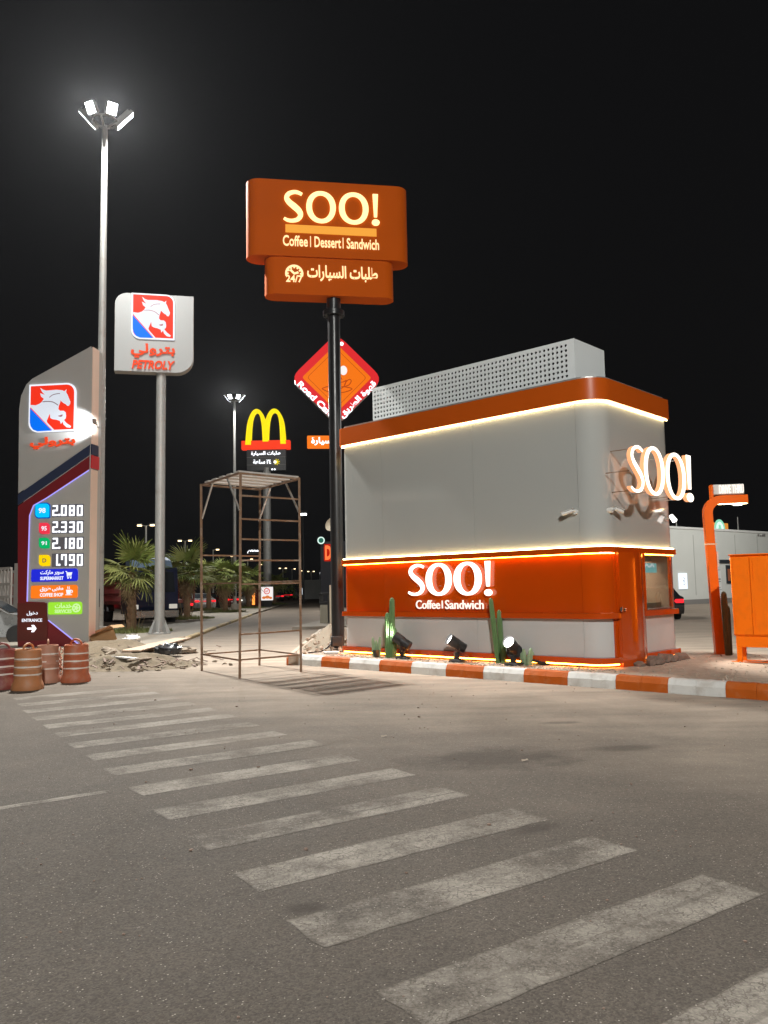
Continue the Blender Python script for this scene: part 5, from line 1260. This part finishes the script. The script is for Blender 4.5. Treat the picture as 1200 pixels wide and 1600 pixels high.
def palm(lab, p, ht, R, seed, nfr=24, wind=0.0, boots=True, up=0):
    rnd = random.Random(seed); t = thing('fan_palm', lab, 'palm tree', (p[0], p[1], .1), 0, 'young fan palms on the median')
    n = 9; prof = []
    for k in range(n * 2 + 1):
        z = ht * k / (n * 2); r = .20 - .07 * z / ht; prof.append((r * (1.12 if k % 2 else .96), z))
    MB().lathe(prof, n=14, fn=lambda a: 1 + .05 * sin(5 * a)).build('trunk', M_trunk, t, smooth=True)
    if boots:
        m = MB()
        for i in range(70):
            a = i * 2.4; z = ht * (.15 + .85 * i / 70); r = .19 - .06 * z / ht; d = Vector((cos(a), sin(a), 0)); q = d * r + Vector((0, 0, z - .05))
            m.add([q + Vector((-d.y, d.x, 0)) * .06, q - Vector((-d.y, d.x, 0)) * .06, q + d * .05 + Vector((0, 0, .17))], [(0, 1, 2), (2, 1, 0)])
        tag(m.build('leaf_base', M_boot, t), kind='stuff')
    for i in range(nfr):
        dry = i >= nfr - 5; me = rnd.choice(FRD) if dry else rnd.choice(FR); o = bpy.data.objects.new('frond', me); COL.objects.link(o); o.parent = t
        az = i * 2.399 + rnd.uniform(-.2, .2); el = -1.15 if dry else 1.25 - 1.75 * ((i + .5) / (nfr - 5)) ** .8
        o.location = (cos(az) * .05, sin(az) * .05, ht - .05 + (.05 if not dry else -.15)); s = R * rnd.uniform(.85, 1.1); o.scale = (s, s, s)
        q = Matrix.Rotation(az, 3, 'Z') @ Matrix.Rotation(-el, 3, 'Y') @ Matrix.Rotation(rnd.uniform(-.4, .4), 3, 'X')
        if i < up: q = Matrix.Rotation(az, 3, 'Z') @ Matrix.Rotation(-rnd.uniform(1.2, 1.5), 3, 'Y') @ Matrix.Rotation(rnd.uniform(-1.2, 1.2), 3, 'X'); o.scale = (s * 1.12, s * 1.12, s * 1.12)
        if wind: q = Matrix.Rotation(wind, 3, 'Y') @ q
        o.rotation_euler = q.to_euler()
    # suckers and dry stalks at the foot
    m = MB()
    for i in range(9): a = rnd.uniform(0, 6.28); m.tube((cos(a) * .25, sin(a) * .25, 0), (cos(a) * rnd.uniform(.3, .6), sin(a) * rnd.uniform(.3, .6), rnd.uniform(.5, 1.3)), .013, .006, 5)
    m.build('dry_stalk', M_dry, t); t.children[-1]['kind'] = 'stuff'
    g = MB()
    for i in range(1500):
        a, r = rnd.uniform(0, 6.28), sqrt(rnd.random()) * 1.35; x, y = cos(a) * r * 1.15, sin(a) * r; hh = rnd.uniform(.10, .32) * (1.2 - r * .55); a2 = rnd.uniform(0, 6.28); w = .014
        lx, ly = rnd.uniform(-.1, .1), rnd.uniform(-.1, .1); g.add([(x - cos(a2) * w, y - sin(a2) * w, 0), (x + cos(a2) * w, y + sin(a2) * w, 0), (x + lx, y + ly, hh)], [(0, 1, 2)])
    o = g.build('grass', M_grass, loc=(p[0], p[1], .1)); tag(o, 'ragged grass tuft round the foot of a palm', None, None, 'stuff')
    return t
g1 = at(205, 985, 31.8); palm('nearest fan palm, windblown crown in front of the blue truck', (g1.x, 31.8), 2.3, .86, 1, 32, .2, True, 8)
g2 = at(292, 968, 46); palm('second fan palm, just past the white sign pole', (g2.x, 46), 2.6, 1.15, 2, 28, .1, True, 4)
g3 = at(352, 955, 60); palm('third fan palm, seen through the scaffold by the distant mast', (g3.x, 60), 2.7, 1.25, 3, 24, .08)
g4 = at(388, 946, 72); palm('fourth fan palm, framed between the scaffold posts', (g4.x, 72), 2.6, 1.3, 4, 22, .05, False)
g5 = at(326, 955, 66); palm('fan palm set back between second and third palms', (g5.x, 66), 3.0, 1.2, 5, 22, .08, False)
g6 = at(428, 938, 88); palm('last fan palm, small and dark beside the thick sign pole', (g6.x, 88), 2.3, 1.2, 6, 18, .05, False)

# ================================================================== RIGHT OF THE KIOSK
# orange drive-through post: upright flat tube bending into an arm that carries the sign box
pp = gp(1126, 1022, .2); dt = thing('clearance_post', 'orange bent drive-through post carrying a lit sign over its arm', 'sign post', (pp.x, pp.y, .2), radians(-8))
H = 3.02; r = .26; pts = [(-.02, 0), (-.055, 1.2), (-.10, H - r)] + [(-.10 + r - r * cos(t), H - r + r * sin(t)) for t in [pi / 2 * k / 6 for k in range(1, 7)]] + [(.66, H)]
w = .115; Lp = ribbon(pts, .165); MB().prism(Lp, -.08, .08).build('post', M_post, dt)
MB().box(-.17, .03, -.083, .083, 2.13, 2.16).build('joint_strip', P('joint_pale', (.8, .5, .3), .4), dt)
MB().bbox(-.03, .02, -.075, .075, H - .02, H + .30, .01).build('end_plate', M_post, dt)
sbx = MB().bbox(.021, .60, -.065, .065, H + .10, H + .30, .01).build('sign_box', M_white, dt)
q = (.13, .59, H + .115, H + .285)
text('DRIVE THRU', q, E_tagl, sbx, -.066, .02, .015)
MB().tube((.48, 0, H - .115), (.48, 0, H - .083), .085, .085, 16).build('downlight', E('downlight', (1, .97, .9), 8.0), dt)
light('SPOT', 'downlight_beam', 170, (1, .95, .88), dt, (.48, 0, H - .15), (.48, 0, 0), spot_size=radians(140), spot_blend=.7, shadow_soft_size=.07)
MB().box(.10, .65, -.05, .05, H - .090, H - .0845).build('light_strip', E_led, dt)
m = MB(); m.box(.03, .055, -.02, .07, 1.7, 2.0); m.build('sticker', M_wbag, dt)
# orange electrical cabinet on legs
ca, cb_ = gp(1161, 1030, .2), gp(1198, 1043, .2); dC = Vector((cb_.x - ca.x, cb_.y - ca.y, 0)); crz = radians(-36)
cab = thing('electrical_cabinet', 'bright orange two-door electrical cabinet on short legs', 'cabinet', (6.36, 14.25, .2), crz); cab.scale = (.64, .9, 1.0)
cwid, cdep = 1.02, .42; z0, z1 = .46, 1.86
MB().bbox(-.5, .5, 0, .5, z0, z1, .006).build('cabinet_body', M_cab, cab)
for k, (xa, xb) in enumerate(((-.488, -.006), (.006, .488))):
    d = MB().bbox(xa, xb, -.022, -.001, z0 + .02, z1 - .03, .006).build('door', M_cab, cab)
    hx = xa + .06 if k else xa + .04
    for (h0, h1) in ((z0 + .12, z0 + .5), (z0 + .95, z0 + 1.3)): MB().bbox(hx, hx + .012, -.028, -.0221, h0, h1, .002).build('hinge', M_post, d)
    for hz in (z0 + .3, z0 + 1.08): MB().tube((xb - .05, -.03, hz), (xb - .05, -.0221, hz), .014, n=10).build('lock', M_post, d)
MB().bbox(-.53, .53, -.05, .53, z1, z1 + .02, .004).build('roof_sheet', M_cab, cab)
MB().bbox(-.47, .47, .03, .46, .26, z0 - .001, .006).build('skirt', M_cab, cab)
for x in (-.40, .40):
    for y in (.06, .40): MB().bbox(x - .065, x + .065, y - .035, y + .035, .012, .259, .004).build('leg', M_cab, cab)
MB().bbox(-.62, .56, .02, .1, 0, .012, .003).bbox(-.62, .56, .36, .44, 0, .012, .003).build('foot_plate', M_cab, cab)

# white building beyond the forecourt
bA, bB = Vector((19.6, 58.3, 0)), Vector((40.0, 74.6, 0)); bd = (bB - bA).normalized(); brz = atan2(bd.y, bd.x); bl = (bB - bA).length
bld = thing('flat_roofed_building', 'low pale grey building with a lit box sign on its wall behind the orange post', 'building', bA, brz)
hb = 5.55
MB().box(-14, bl, 0, 10, .35, hb).build('wall', M_build, bld); MB().box(-14, bl, -.03, 10, 0, .35).build('plinth', M_grey, bld); MB().bbox(-14.06, bl + .06, -.06, 10, hb, hb + .18, .02).build('parapet', M_white, bld)
orgB = (bA.x, bA.y, 0); Bx = lambda *q: pbox(*q, orgB, brz, -.12)
def seam(px, y0, y1):
    q = pbox(px, y0, px + .8, y1, orgB, brz, 0); MB().box(q[0], q[1], -.012, -.001, q[2], q[3]).build('joint', P('joint_grey', (.36, .36, .34), .8), bld)
for px in (1085, 1117, 1150, 1185): seam(px, 836, 930)
b = Bx(1062.3, 895.5, 1074.2, 920.5); lb = MB().bbox(b[0], b[1], -.12, -.001, b[2], b[3], .01).build('light_box', E_box, bld)
bw, bh = b[1] - b[0], b[3] - b[2]; m = MB()
for (u, v, du, dv) in ((.45, .72, .12, .03), (.6, .62, .1, .06), (.4, .52, .2, .035), (.5, .42, .08, .08), (.62, .36, .14, .03), (.45, .26, .16, .04)): m.box(b[0] + bw * u, b[0] + bw * (u + du), -.125, -.1205, b[2] + bh * v, b[2] + bh * (v + dv))
m.build('lettering', M_grey, lb)
b = Bx(1126, 874.5, 1150, 880); MB().bbox(b[0], b[1], -.1, -.001, b[2], b[3], .01).build('dark_fascia', M_glassd, bld)
b = Bx(1136.5, 883, 1152, 911.5); wn_ = MB().bbox(b[0], b[1], -.1, -.001, b[2], b[3], .01).build('window', M_glassd, bld)
MB().box(b[0] + .1, b[1] - .1, -.105, -.1005, b[2] + .2, b[3] - .3).build('menu_screen', E('menu_screen', (.35, .10, .04), .5), wn_)
b = Bx(1116, 890, 1129, 932); nb = MB().bbox(b[0], b[1], -.05, -.001, b[2], b[3], .01).build('notice_board', M_white, bld)
bw, bh = b[1] - b[0], b[3] - b[2]; m = MB()
for (u, v, du, dv) in ((.3, .62, .6, .05), (.3, .54, .6, .03), (.42, .32, .4, .025), (.3, .24, .65, .02), (.05, .98, .9, .015)): m.box(b[0] + bw * u, b[0] + bw * (u + du), -.055, -.0505, b[2] + bh * v, b[2] + bh * (v + dv))
m.build('lettering', M_grey, nb)
b = Bx(1186, 834.5, 1197, 838); m = MB()
for u in (0, .32, .62, .84): m.box(b[0] + (b[1] - b[0]) * u, b[0] + (b[1] - b[0]) * (u + .16), -.06, -.001, b[2], b[3] - (.1 if u == .32 else 0))
m.build('lettering', M_grey, bld)
for px in (1057, 1153):
    q = pbox(px, 812 if px < 1100 else 808, px + 1, 832, orgB, brz, 2); MB().tube((q[0], 2, hb + .1), (q[0], 2, q[3]), .05, .04, 8).build('roof_pipe', M_steel, bld)
# orange box with a round green emblem on the roof
q = pbox(1112, 817, 1138, 832, orgB, brz, 1.4); rb = thing('roof_sign', 'orange box sign with pale round emblem on the flat roof', 'sign', bA, brz)
MB().bbox(q[0], q[1], 1.4, 1.9, hb + .18, q[3], .02).build('sign_box', E_obox, rb)
cx, cz, r = q[0] + (q[1] - q[0]) * .45, hb + .35, (q[1] - q[0]) * .30
MB().prism(arc(cx, cz, r, 0, 350, 35), 1.33, 1.399, arc(cx, cz, r * .78, 0, 345, 29)).build('emblem_ring', E_mint, rb)
MB().prism(arc(cx, cz, r * .77, 0, 345, 29), 1.35, 1.398).build('emblem_disc', E_mintw, rb)
m = MB(); m.prism([(cx + r * a, cz + r * b) for a, b in ((-.28, -.6), (.28, -.6), (.34, -.1), (.2, .2), (.24, .42), (.1, .34), (0, .52), (-.1, .34), (-.24, .42), (-.2, .2), (-.34, -.1))], 1.338, 1.3495)
m.build('emblem_figure', E_mint, rb)

# ================================================================== VEHICLES
def wheel(parent, x, y, r, w):
    """axis along y"""
    t = MB(); pr = [(r * .62, -w / 2), (r * .92, -w / 2), (r, -w * .3), (r, w * .3), (r * .92, w / 2), (r * .62, w / 2)]
    m = MB().lathe(pr, n=22); m.v = [(a, c, b) for a, b, c in m.v]; m.f = [q[::-1] for q in m.f]
    o = m.build('wheel', M_rub, parent, smooth=True); o.location = (x, y, r)
    m = MB().lathe([(.05, -w * .40), (r * .6, -w * .38), (r * .6, w * .38), (.05, w * .40)], n=14); m.v = [(a, c, b) for a, b, c in m.v]; m.f = [q[::-1] for q in m.f]
    m.build('rim', M_chrome, o, smooth=True)
def car(lab, p, rz, mat, tail=True, headl=False, group=None):
    """saloon, front toward +x"""
    t = thing('parked_car' if not group else 'distant_car', lab, 'car', (p[0], p[1], 0), rz, group)
    prof = [(-2.25, .42), (-2.28, .68), (-2.2, .98), (-1.62, 1.06), (-1.05, 1.40), (-.3, 1.47), (.45, 1.42), (1.1, 1.02), (1.95, .88), (2.25, .70), (2.28, .42), (2.1, .26), (-2.1, .26)]
    m = MB(); n = len(prof); secs = [(-.91, .0), (-.88, 1), (.88, 1), (.91, .0)]
    ys = [(-.80, .985), (-.92, .96), (.92, .96), (.80, .985)]
    for (y, k) in ((-.84, .96), (-.91, 1.0), (.91, 1.0), (.84, .96)):
        for (x, z) in prof:
            yy = y * (1 - .20 * max(0, (z - 1.0) / .47)); m.v.append((x * k, yy, .26 + (z - .26) * (k if z > .3 else 1)))
    for s in range(3):
        for i in range(n): m.f.append((s * n + i, (s + 1) * n + i, (s + 1) * n + (i + 1) % n, s * n + (i + 1) % n))
    m.f += [tuple(range(n)), tuple(range(3 * n, 4 * n))[::-1]]
    m.build('body', mat, t, smooth=True)
    g = MB(); g.add([(-1.66, -.74, 1.075), (-1.66, .74, 1.075), (-1.10, .64, 1.395), (-1.10, -.64, 1.395)], [(0, 1, 2, 3)][::1]); g.add([(1.12, -.74, 1.04), (1.12, .74, 1.04), (.50, .64, 1.42), (.50, -.64, 1.42)], [(3, 2, 1, 0)])
    for s in (-1, 1): g.add([(-1.35, s * .895, 1.07), (.92, s * .895, 1.07), (.36, s * .80, 1.37), (-.9, s * .80, 1.37)], [(0, 1, 2, 3) if s < 0 else (3, 2, 1, 0)])
    g.v = [(x * 1.012, y * 1.012, z + .012) for x, y, z in g.v]; g.build('window', M_glassd, t)
    for x in (-1.4, 1.4):
        for y in (-.80, .80): wheel(t, x, y, .33, .22)
    for s in (-1, 1):
        MB().bbox(-2.31, -2.20, s * .72 - .17, s * .72 + .17, .74, .90, .02).build('tail_light', E_tail if tail else M_carred, t)
        MB().bbox(2.16, 2.27, s * .68 - .16, s * .68 + .16, .64, .76, .02).build('headlight', E_head if headl else M_chrome, t)
    if tail: MB().bbox(-2.305, -2.25, -.54, .54, .80, .84, .008).build('light_bar', E_tail, t)
    MB().bbox(-2.31, -2.27, -.26, .26, .56, .68, .004).build('number_plate', M_white, t)
    return t
pc_ = at(1043, 967, 35.5); car('black saloon with glowing red tail-light bar driving off beyond the kiosk', (pc_.x, 37.6), radians(84), M_carblk)
def far(px, py, Y): p = at(px, py, Y); return (p.x, Y)
grp = 'cars in the far car park'
car('dark red car with lit tail lights between the second and third palms', far(335, 930, 78), radians(150), M_carred, True, False, grp)
car('pale car with headlights on beside the third palm', far(362, 930, 82), radians(-40), M_carwht, False, True, grp)
car('white car half hidden behind the distant mast', far(378, 930, 88), radians(-140), M_carwht, False, False, grp)
car('dark car with red tail lights just past the lit advert box', far(432, 930, 112), radians(100), M_carblk, True, False, grp)
car('dark car farthest off beside the white gate wall', far(455, 925, 135), radians(80), M_carblk, True, True, grp)
car('silver car with lit tail lights between trailer and second palm', far(308, 938, 70), radians(120), M_carsil, True, False, grp)

def lorry(lab, p, rz, cab_mat, bed_mat, L=8.0, fairing=True, group='lorries parked behind the palms'):
    """cab toward +x, stake bed behind"""
    t = thing('stake_truck', lab, 'truck', (p[0], p[1], 0), rz, group)
    pf = [(0, .55), (2.05, .55), (2.15, .9), (2.12, 1.55), (1.95, 2.75), (1.8, 2.85), (0, 2.85)]
    m = MB().prism(pf, -1.2, 1.2); m.build('cab', cab_mat, t)
    for y in (-1.206, 1.206): MB().prism([(.75, 1.6), (1.95, 1.6), (1.82, 2.5), (.75, 2.5)], y - .004, y + .004).build('window', M_glassd, t)
    MB().add([(2.135, -1.05, 1.62), (2.135, 1.05, 1.62), (1.985, 1.0, 2.62), (1.985, -1.0, 2.62)], [(0, 1, 2, 3)]).build('windscreen', M_glassd, t)
    if fairing: MB().prism([(.1, 2.86), (1.75, 2.86), (1.3, 3.25), (.3, 3.45), (.1, 3.45)], -1.0, 1.0).build('roof_fairing', M_trfair, t)
    MB().bbox(2.05, 2.3, -1.2, 1.2, .35, .75, .04).build('bumper', M_chrome, t)
    for s in (-1, 1): MB().bbox(2.12, 2.2, s * .95 - .2, s * .95 + .2, .80, 1.02, .02).build('headlight', E('dim_headlight', (1, .93, .8), .5), t)
    MB().box(-L, 0.3, -.5, .5, .72, .98).build('chassis', M_blackp, t)
    MB().box(-L, -.15, -1.22, 1.22, 1.0, 1.18).build('bed', bed_mat, t)
    n = int(L / .28)
    m = MB()
    for s in (-1.21, 1.21):
        for k in range(n + 1): x = -L + .03 + (L - .25) * k / n; MB().box(x - .035, x + .035, s - .03, s + .03, 1.181, 2.7).build('stake', bed_mat, t)
        for z in (1.5, 2.0, 2.62): m.box(-L, -.2, s * 1.03 - .012, s * 1.03 + .012, z, z + .1)
    m.build('side_rail', bed_mat, t)
    for x in (1.35, -L + 1.2, -L + 2.4):
        for y in (-1.02, 1.02): wheel(t, x, y, .5, .32)
    for x in (-L + 1.2, -L + 2.4):
        for y in (-1.05, 1.05):
            q = arc(x, .5, .64, 10, 170, 8); MB().prism(ribbon(q, .05), y - .2, y + .2).build('mudguard', M_chrome, t)
    for s in (-1, 1): MB().bbox(-L - .05, -L - .001, s * .9 - .2, s * .9 + .2, .8, .95, .01).build('tail_light', E_tail, t)
    return t
lp = at(238, 978, 42.5); lorry('blue lorry with pale roof fairing parked behind the nearest palm', (lp.x - .4, 42.5), radians(-62), M_trblue, M_trred, 7.0)
lp = at(285, 968, 47); l2 = lorry('maroon stake lorry seen tail on behind the white sign pole', (lp.x - 6.9, 47 + 3.2), radians(155), M_trred, M_trred, 7.5, False)
lp = at(150, 985, 40); lorry('maroon stake trailer rig mostly hidden behind totem and first palm', (lp.x - 3.9, 42.5), radians(-20), M_trred, M_trred, 7.0, False)
lp = at(0, 1000, 29); l4 = lorry('dirty white slatted lorry at the picture edge behind the totem', (lp.x - .2, 33.0), radians(-38), M_trwht, M_trwht, 6.5, True)
sv = at(8, 1012, 26.5); car('silver car with dark side glass between the white lorry and the barrels', (sv.x - 1.2, 27.2), radians(10), M_carsil, False, False)

# ================================================================== FAR DRIVE: sign board, bin, lamps, advert
MB_Y = 72.0
q0 = at(511, 948, MB_Y); brd = thing('menu_board', 'dark drive-through board with a glowing red letter beside the black pole', 'sign board', (q0.x + .6, MB_Y, 0), 0)
orgM = (q0.x + .6, MB_Y, 0); Mq = lambda *q: pbox(*q, orgM, 0, -.3)
b = Mq(501, 846, 536, 949); MB().bbox(b[0], b[1] + 7.6, -.3, .6, 0, b[3], .03).build('board', P('board_black', (.014, .015, .022), .5), brd)
b = Mq(506, 850, 520, 877); 
text('D', (b[0] + .1, b[1] - .1, b[2] + .12, b[3] - .12), E_dred, brd, -.305, .03, .05)
text('RIVE THRU', (b[1] + 1.75, b[1] + 7.5, b[2] + .12, b[3] - .12), E_dred, brd, -.305, .03, .05)
m = MB(); w_ = b[1] - b[0]
MB().prism(rrect(b[0], b[1], b[2], b[3], tl=.1, tr=.3, br=.3, bl=.1), -.304, -.3003).build('letter_rim', E_dredg, brd)
q = Mq(496, 838, 507.5, 851); gs = thing('roundel_sign', 'little green and white roundel above the dark board', 'sign', orgM, 0); cx, cz, r = (q[0] + q[1]) / 2, (q[2] + q[3]) / 2, (q[1] - q[0]) / 2
MB().prism(arc(cx, cz, r, 0, 350, 35), -.42, -.36, arc(cx, cz, r * .68, 0, 345, 29)).build('ring', E_mintw, gs); MB().prism(arc(cx, cz, r * .67, 0, 345, 29), -.40, -.37).build('disc', E('roundel_green', (.02, .18, .12), .6), gs); MB().bar((cx, -.38, cz - r), (cx + .5, -.2, cz - r - .3), .08).build('bracket', M_blackp, gs)
q = at(520.5, 821, 70); dsh = MB().lathe([(.05, 0), (.4, .1), (.62, .3), (.6, .32), (.38, .14), (.04, .05)], n=18); o = dsh.build('dish', M_cream, None, smooth=True, loc=(q.x, 70, q.z)); o.rotation_euler = (1.3, 0, -.6); tag(o, 'cream dish fixed high beside the black pole', 'dish')
MB().tube((0, 0, -q.z), (0, 0, 0), .04).build('stand', M_blackp, o).rotation_euler = (0, 0, 0)
o.children[0].matrix_local = o.matrix_basis.inverted() @ Matrix.Translation((q.x, 70, q.z))
bp_ = at(508.5, 973, 36.5); bn = thing('litter_bin', 'tan litter bin with black hooded top beside the cream post', 'bin', (bp_.x, 36.5, 0), radians(-14))
MB().bbox(-.19, .19, -.19, .19, 0, .98, .012).build('bin_frame', M_blackp, bn)
for i in range(6): MB().bbox(-.175 + i * .0585, -.175 + i * .0585 + .05, -.205, -.1905, .06, .92, .004).build('slat', M_bin, bn)
MB().bbox(-.22, .22, -.22, .22, .981, 1.06, .01).bbox(-.2, -.16, -.2, .2, 1.061, 1.36, .005).bbox(.16, .2, -.2, .2, 1.061, 1.36, .005).bbox(-.22, .22, -.22, .22, 1.361, 1.46, .02).build('hood', M_blackp, bn)
cp = at(517.5, 978, 34.5); tag(MB().bbox(-.055, .055, -.055, .055, 0, 1.78, .01).build('marker_post', M_cream, loc=(cp.x, 34.5, 0)), 'slim cream marker post between bin and black pole', 'post')
tag(MB().slab([(-.9, -.8), (2.2, -.8), (2.2, 5.5), (-.3, 5.5)], 0, .12).build('kerb_apron', M_pave, loc=(bp_.x - .2, 34.0, 0)), kind='structure')
# white gate wall
gw = thing('gate_wall', 'distant white wall panel with a small service door', 'wall', (*far(488, 935, 140), 0), 0)
orgG = tuple(gw.location); b = pbox(468, 907, 505, 935, orgG, 0, -.1); MB().box(b[0], b[1], -.1, .2, 0, b[3]).build('wall', M_wallg, gw); MB().bbox(b[0] - .1, b[1] + .1, -.15, .25, b[3], b[3] + .1, .02).build('coping', M_white, gw)
b2 = pbox(487, 916, 491, 926, orgG, 0, -.1); MB().bbox(b2[0], b2[1], -.14, -.101, b2[2], b2[3], .01).build('service_door', M_steel, gw)
b2 = pbox(472, 919, 474.5, 929, orgG, 0, -.1); MB().bbox(b2[0], b2[1], -.14, -.101, b2[2], b2[3], .01).build('lit_panel', E_box, gw)
# advert light box
AdY = 75.0; g = at(417, 945, AdY); ad = thing('advert_box', 'lit white advert box with red ring and orange food print', 'advert', (g.x, AdY, 0), 0)
orgX = (g.x, AdY, 0); X_ = lambda *q: pbox(*q, orgX, 0, -.15); b = X_(408, 917, 426, 938)
MB().bbox(b[0], b[1], -.15, .15, b[2], b[3], .02).build('sign_box', E_ad, ad); w, h = b[1] - b[0], b[3] - b[2]; cx, cz = b[0] + w * .5, b[2] + h * .68
MB().prism(arc(cx, cz, w * .27, 0, 350, 30), -.17, -.151, arc(cx, cz, w * .2, 0, 345, 26)).build('ring', E('advert_red', (.8, .02, .02), .8), ad)
text('67', (cx - w * .13, cx + w * .13, cz - w * .11, cz + w * .11), E('advert_red', (.8, .02, .02), .8), ad, -.151, .01, .02)
m = MB()
for (u, v, r, rr) in ((.25, .2, .17, .10), (.55, .24, .2, .12), (.82, .18, .14, .09)): m.prism(arc(b[0] + w * u, b[2] + h * v, w * r, 0, 345, 23, ry=h * rr), -.165 - u * .01, -.151)
m.build('food_print', E_adfood, ad)
MB().box(b[0] + .1, b[1] - .1, -.1, .1, 0, b[2]).build('foot', M_blackp, ad)
# far neon script
NY = 110.0; g = at(398, 930, NY); ne = thing('script_sign', 'small white lit script sign on a thin frame far down the drive', 'sign', (g.x, NY, 0), 0)
b = pbox(386, 857, 405, 864.5, (g.x, NY, 0), 0, 0); text(shape_ar('المطعم'), b, E_whtb, ne, 0, .05, .04, skew=.4)
q = pbox(407.5, 854, 414, 865, (g.x, NY, 0), 0, 0); m = MB(); m.bar((q[0], 0, q[2]), (q[0], 0, q[3]), .12); m.bar((q[0], 0, q[2]), (q[1], 0, q[2]), .12); m.bar((q[0], 0, q[3]), (q[1], 0, q[3]), .12); m.bar((q[1], 0, 0), (q[1], 0, q[3]), .18); m.bar((b[0], .06, b[2]), (q[1], .06, b[2]), .1); m.build('frame', M_grey, ne)
# amber kiosk light near the advert
g = at(401, 945, 77); kb = thing('vending_kiosk', 'small amber-lit kiosk beside the advert box', 'kiosk', (g.x, 77, 0), 0)
MB().bbox(-.5, .5, -.4, .4, 0, 2.1, .03).build('body', M_carred, kb); MB().bbox(-.36, -.1, -.43, -.401, .3, 1.9, .01).build('lit_panel', E_amber, kb)

# street lamps
def street_lamp(lab, px, pyl, Y, arms=2, mat=E_sod, tint=M_steel, group='street lamps along the far road', hz=None):
    q = at(px, pyl, Y); t = thing('street_lamp', lab, 'street lamp', (q.x, Y, 0), 0, group); h = q.z; HS = hz or 1
    MB().tube((0, 0, 0), (0, 0, h), .13, .08, 10).build('pole', tint, t)
    for s in ((-1, 1) if arms == 2 else (1,) if arms == 1 else (0,)):
        MB().bar((0, 0, h - .05), (s * .42, 0, h + .06), .06).build('arm', tint, t) if s else None
        hd = MB().bbox(s * .55 - .2 * HS, s * .55 + .2 * HS, -.14, .14, h + .06, h + .16 * HS, .03).build('lamp_head', tint, t)
        MB().bbox(s * .55 - .17 * HS, s * .55 + .17 * HS, -.12, .12, h - .06 * HS, h + .059, .01).build('lens', mat, hd)
    return t
street_lamp('twin-headed warm street lamp above the nearest palm', 228, 821, 70)
street_lamp('twin-headed warm street lamp above the second palm', 289, 845, 86)
street_lamp('single warm street lamp left of the scaffold, above third palm', 333, 859, 100, 1)
street_lamp('dim warm street lamp behind the scaffold top rails', 362, 869, 115, 0)
street_lamp('warm street lamp between the scaffold posts under the script sign', 387, 874, 115, 1)
street_lamp('thin warm street lamp just off the thick sign pole', 407.5, 882, 140, 0)
street_lamp('tiny twin street lamp past the thick sign pole', 442, 888, 150, 2)
street_lamp('tiny bright street lamp at the scaffold corner post', 456, 889, 160, 1)
street_lamp('tiny street lamp over the white gate wall', 486, 893, 165, 2)
street_lamp('tiny white street lamp next to the dark board', 499.5, 894, 170, 1, E_lens)
street_lamp('tiny warm street lamp right of the scaffold corner post', 472, 892, 170, 0)
tl = street_lamp('slender dark lamp post with one bright white head beyond the scaffold', 473, 803, 95, 0, E('lamp_white', (.95, 1, .98), 6.0), M_black, None, 2.6)
tl['category'] = 'lamp post'
# dark shrubs and trees on the skyline
def shrub(lab, px, Y, w, h, seed, group='dark shrubs at the end of the drive'):
    rnd = random.Random(seed); q = at(px, 935, Y); t = thing('shrub', lab, 'shrub', (q.x, Y, 0), 0, group); m = MB()
    for i in range(420):
        a, e, r = rnd.uniform(0, 6.28), rnd.uniform(-.2, 1.57), rnd.uniform(.55, 1) ** .5
        c = Vector((cos(a) * cos(e) * w * r, sin(a) * cos(e) * w * r, h * .25 + sin(e) * h * .7 * r)); s = rnd.uniform(.12, .28); u = Vector((rnd.gauss(0, 1), rnd.gauss(0, 1), rnd.gauss(0, 1))).normalized(); v = u.orthogonal().normalized()
        m.add([c - u * s, c + v * s * .5, c + u * s, c - v * s * .5], [(0, 1, 2, 3)])
    m.build('foliage', M_frond, t); MB().tube((0, 0, 0), (0, 0, h * .6), .12, .05, 8).build('trunk', M_trunk, t)
shrub('dark bushy shrub behind the thick sign pole', 432, 120, 3.0, 4.0, 1); shrub('dark shrub beyond the fourth palm', 405, 118, 2.4, 3.0, 2); shrub('dark shrub beside the white gate wall', 458, 150, 3.0, 3.6, 3)

# ================================================================== thin haze added for a glow round the lamps
M_air = bpy.data.materials.new('added_haze'); M_air.use_nodes = True
nt = M_air.node_tree; nt.nodes.remove(nt.nodes['Principled BSDF'])
vol = nt.nodes.new('ShaderNodeVolumePrincipled'); vol.inputs['Density'].default_value = 0.000036; vol.inputs['Color'].default_value = (0.92, 0.94, 1.0, 1)
vol.inputs['Anisotropy'].default_value = 0.75
nt.links.new(vol.outputs[0], nt.nodes['Material Output'].inputs['Volume'])
tag(MB().box(-270, 270, -70, 430, -1.0, 32).build('haze', M_air), kind='stuff')
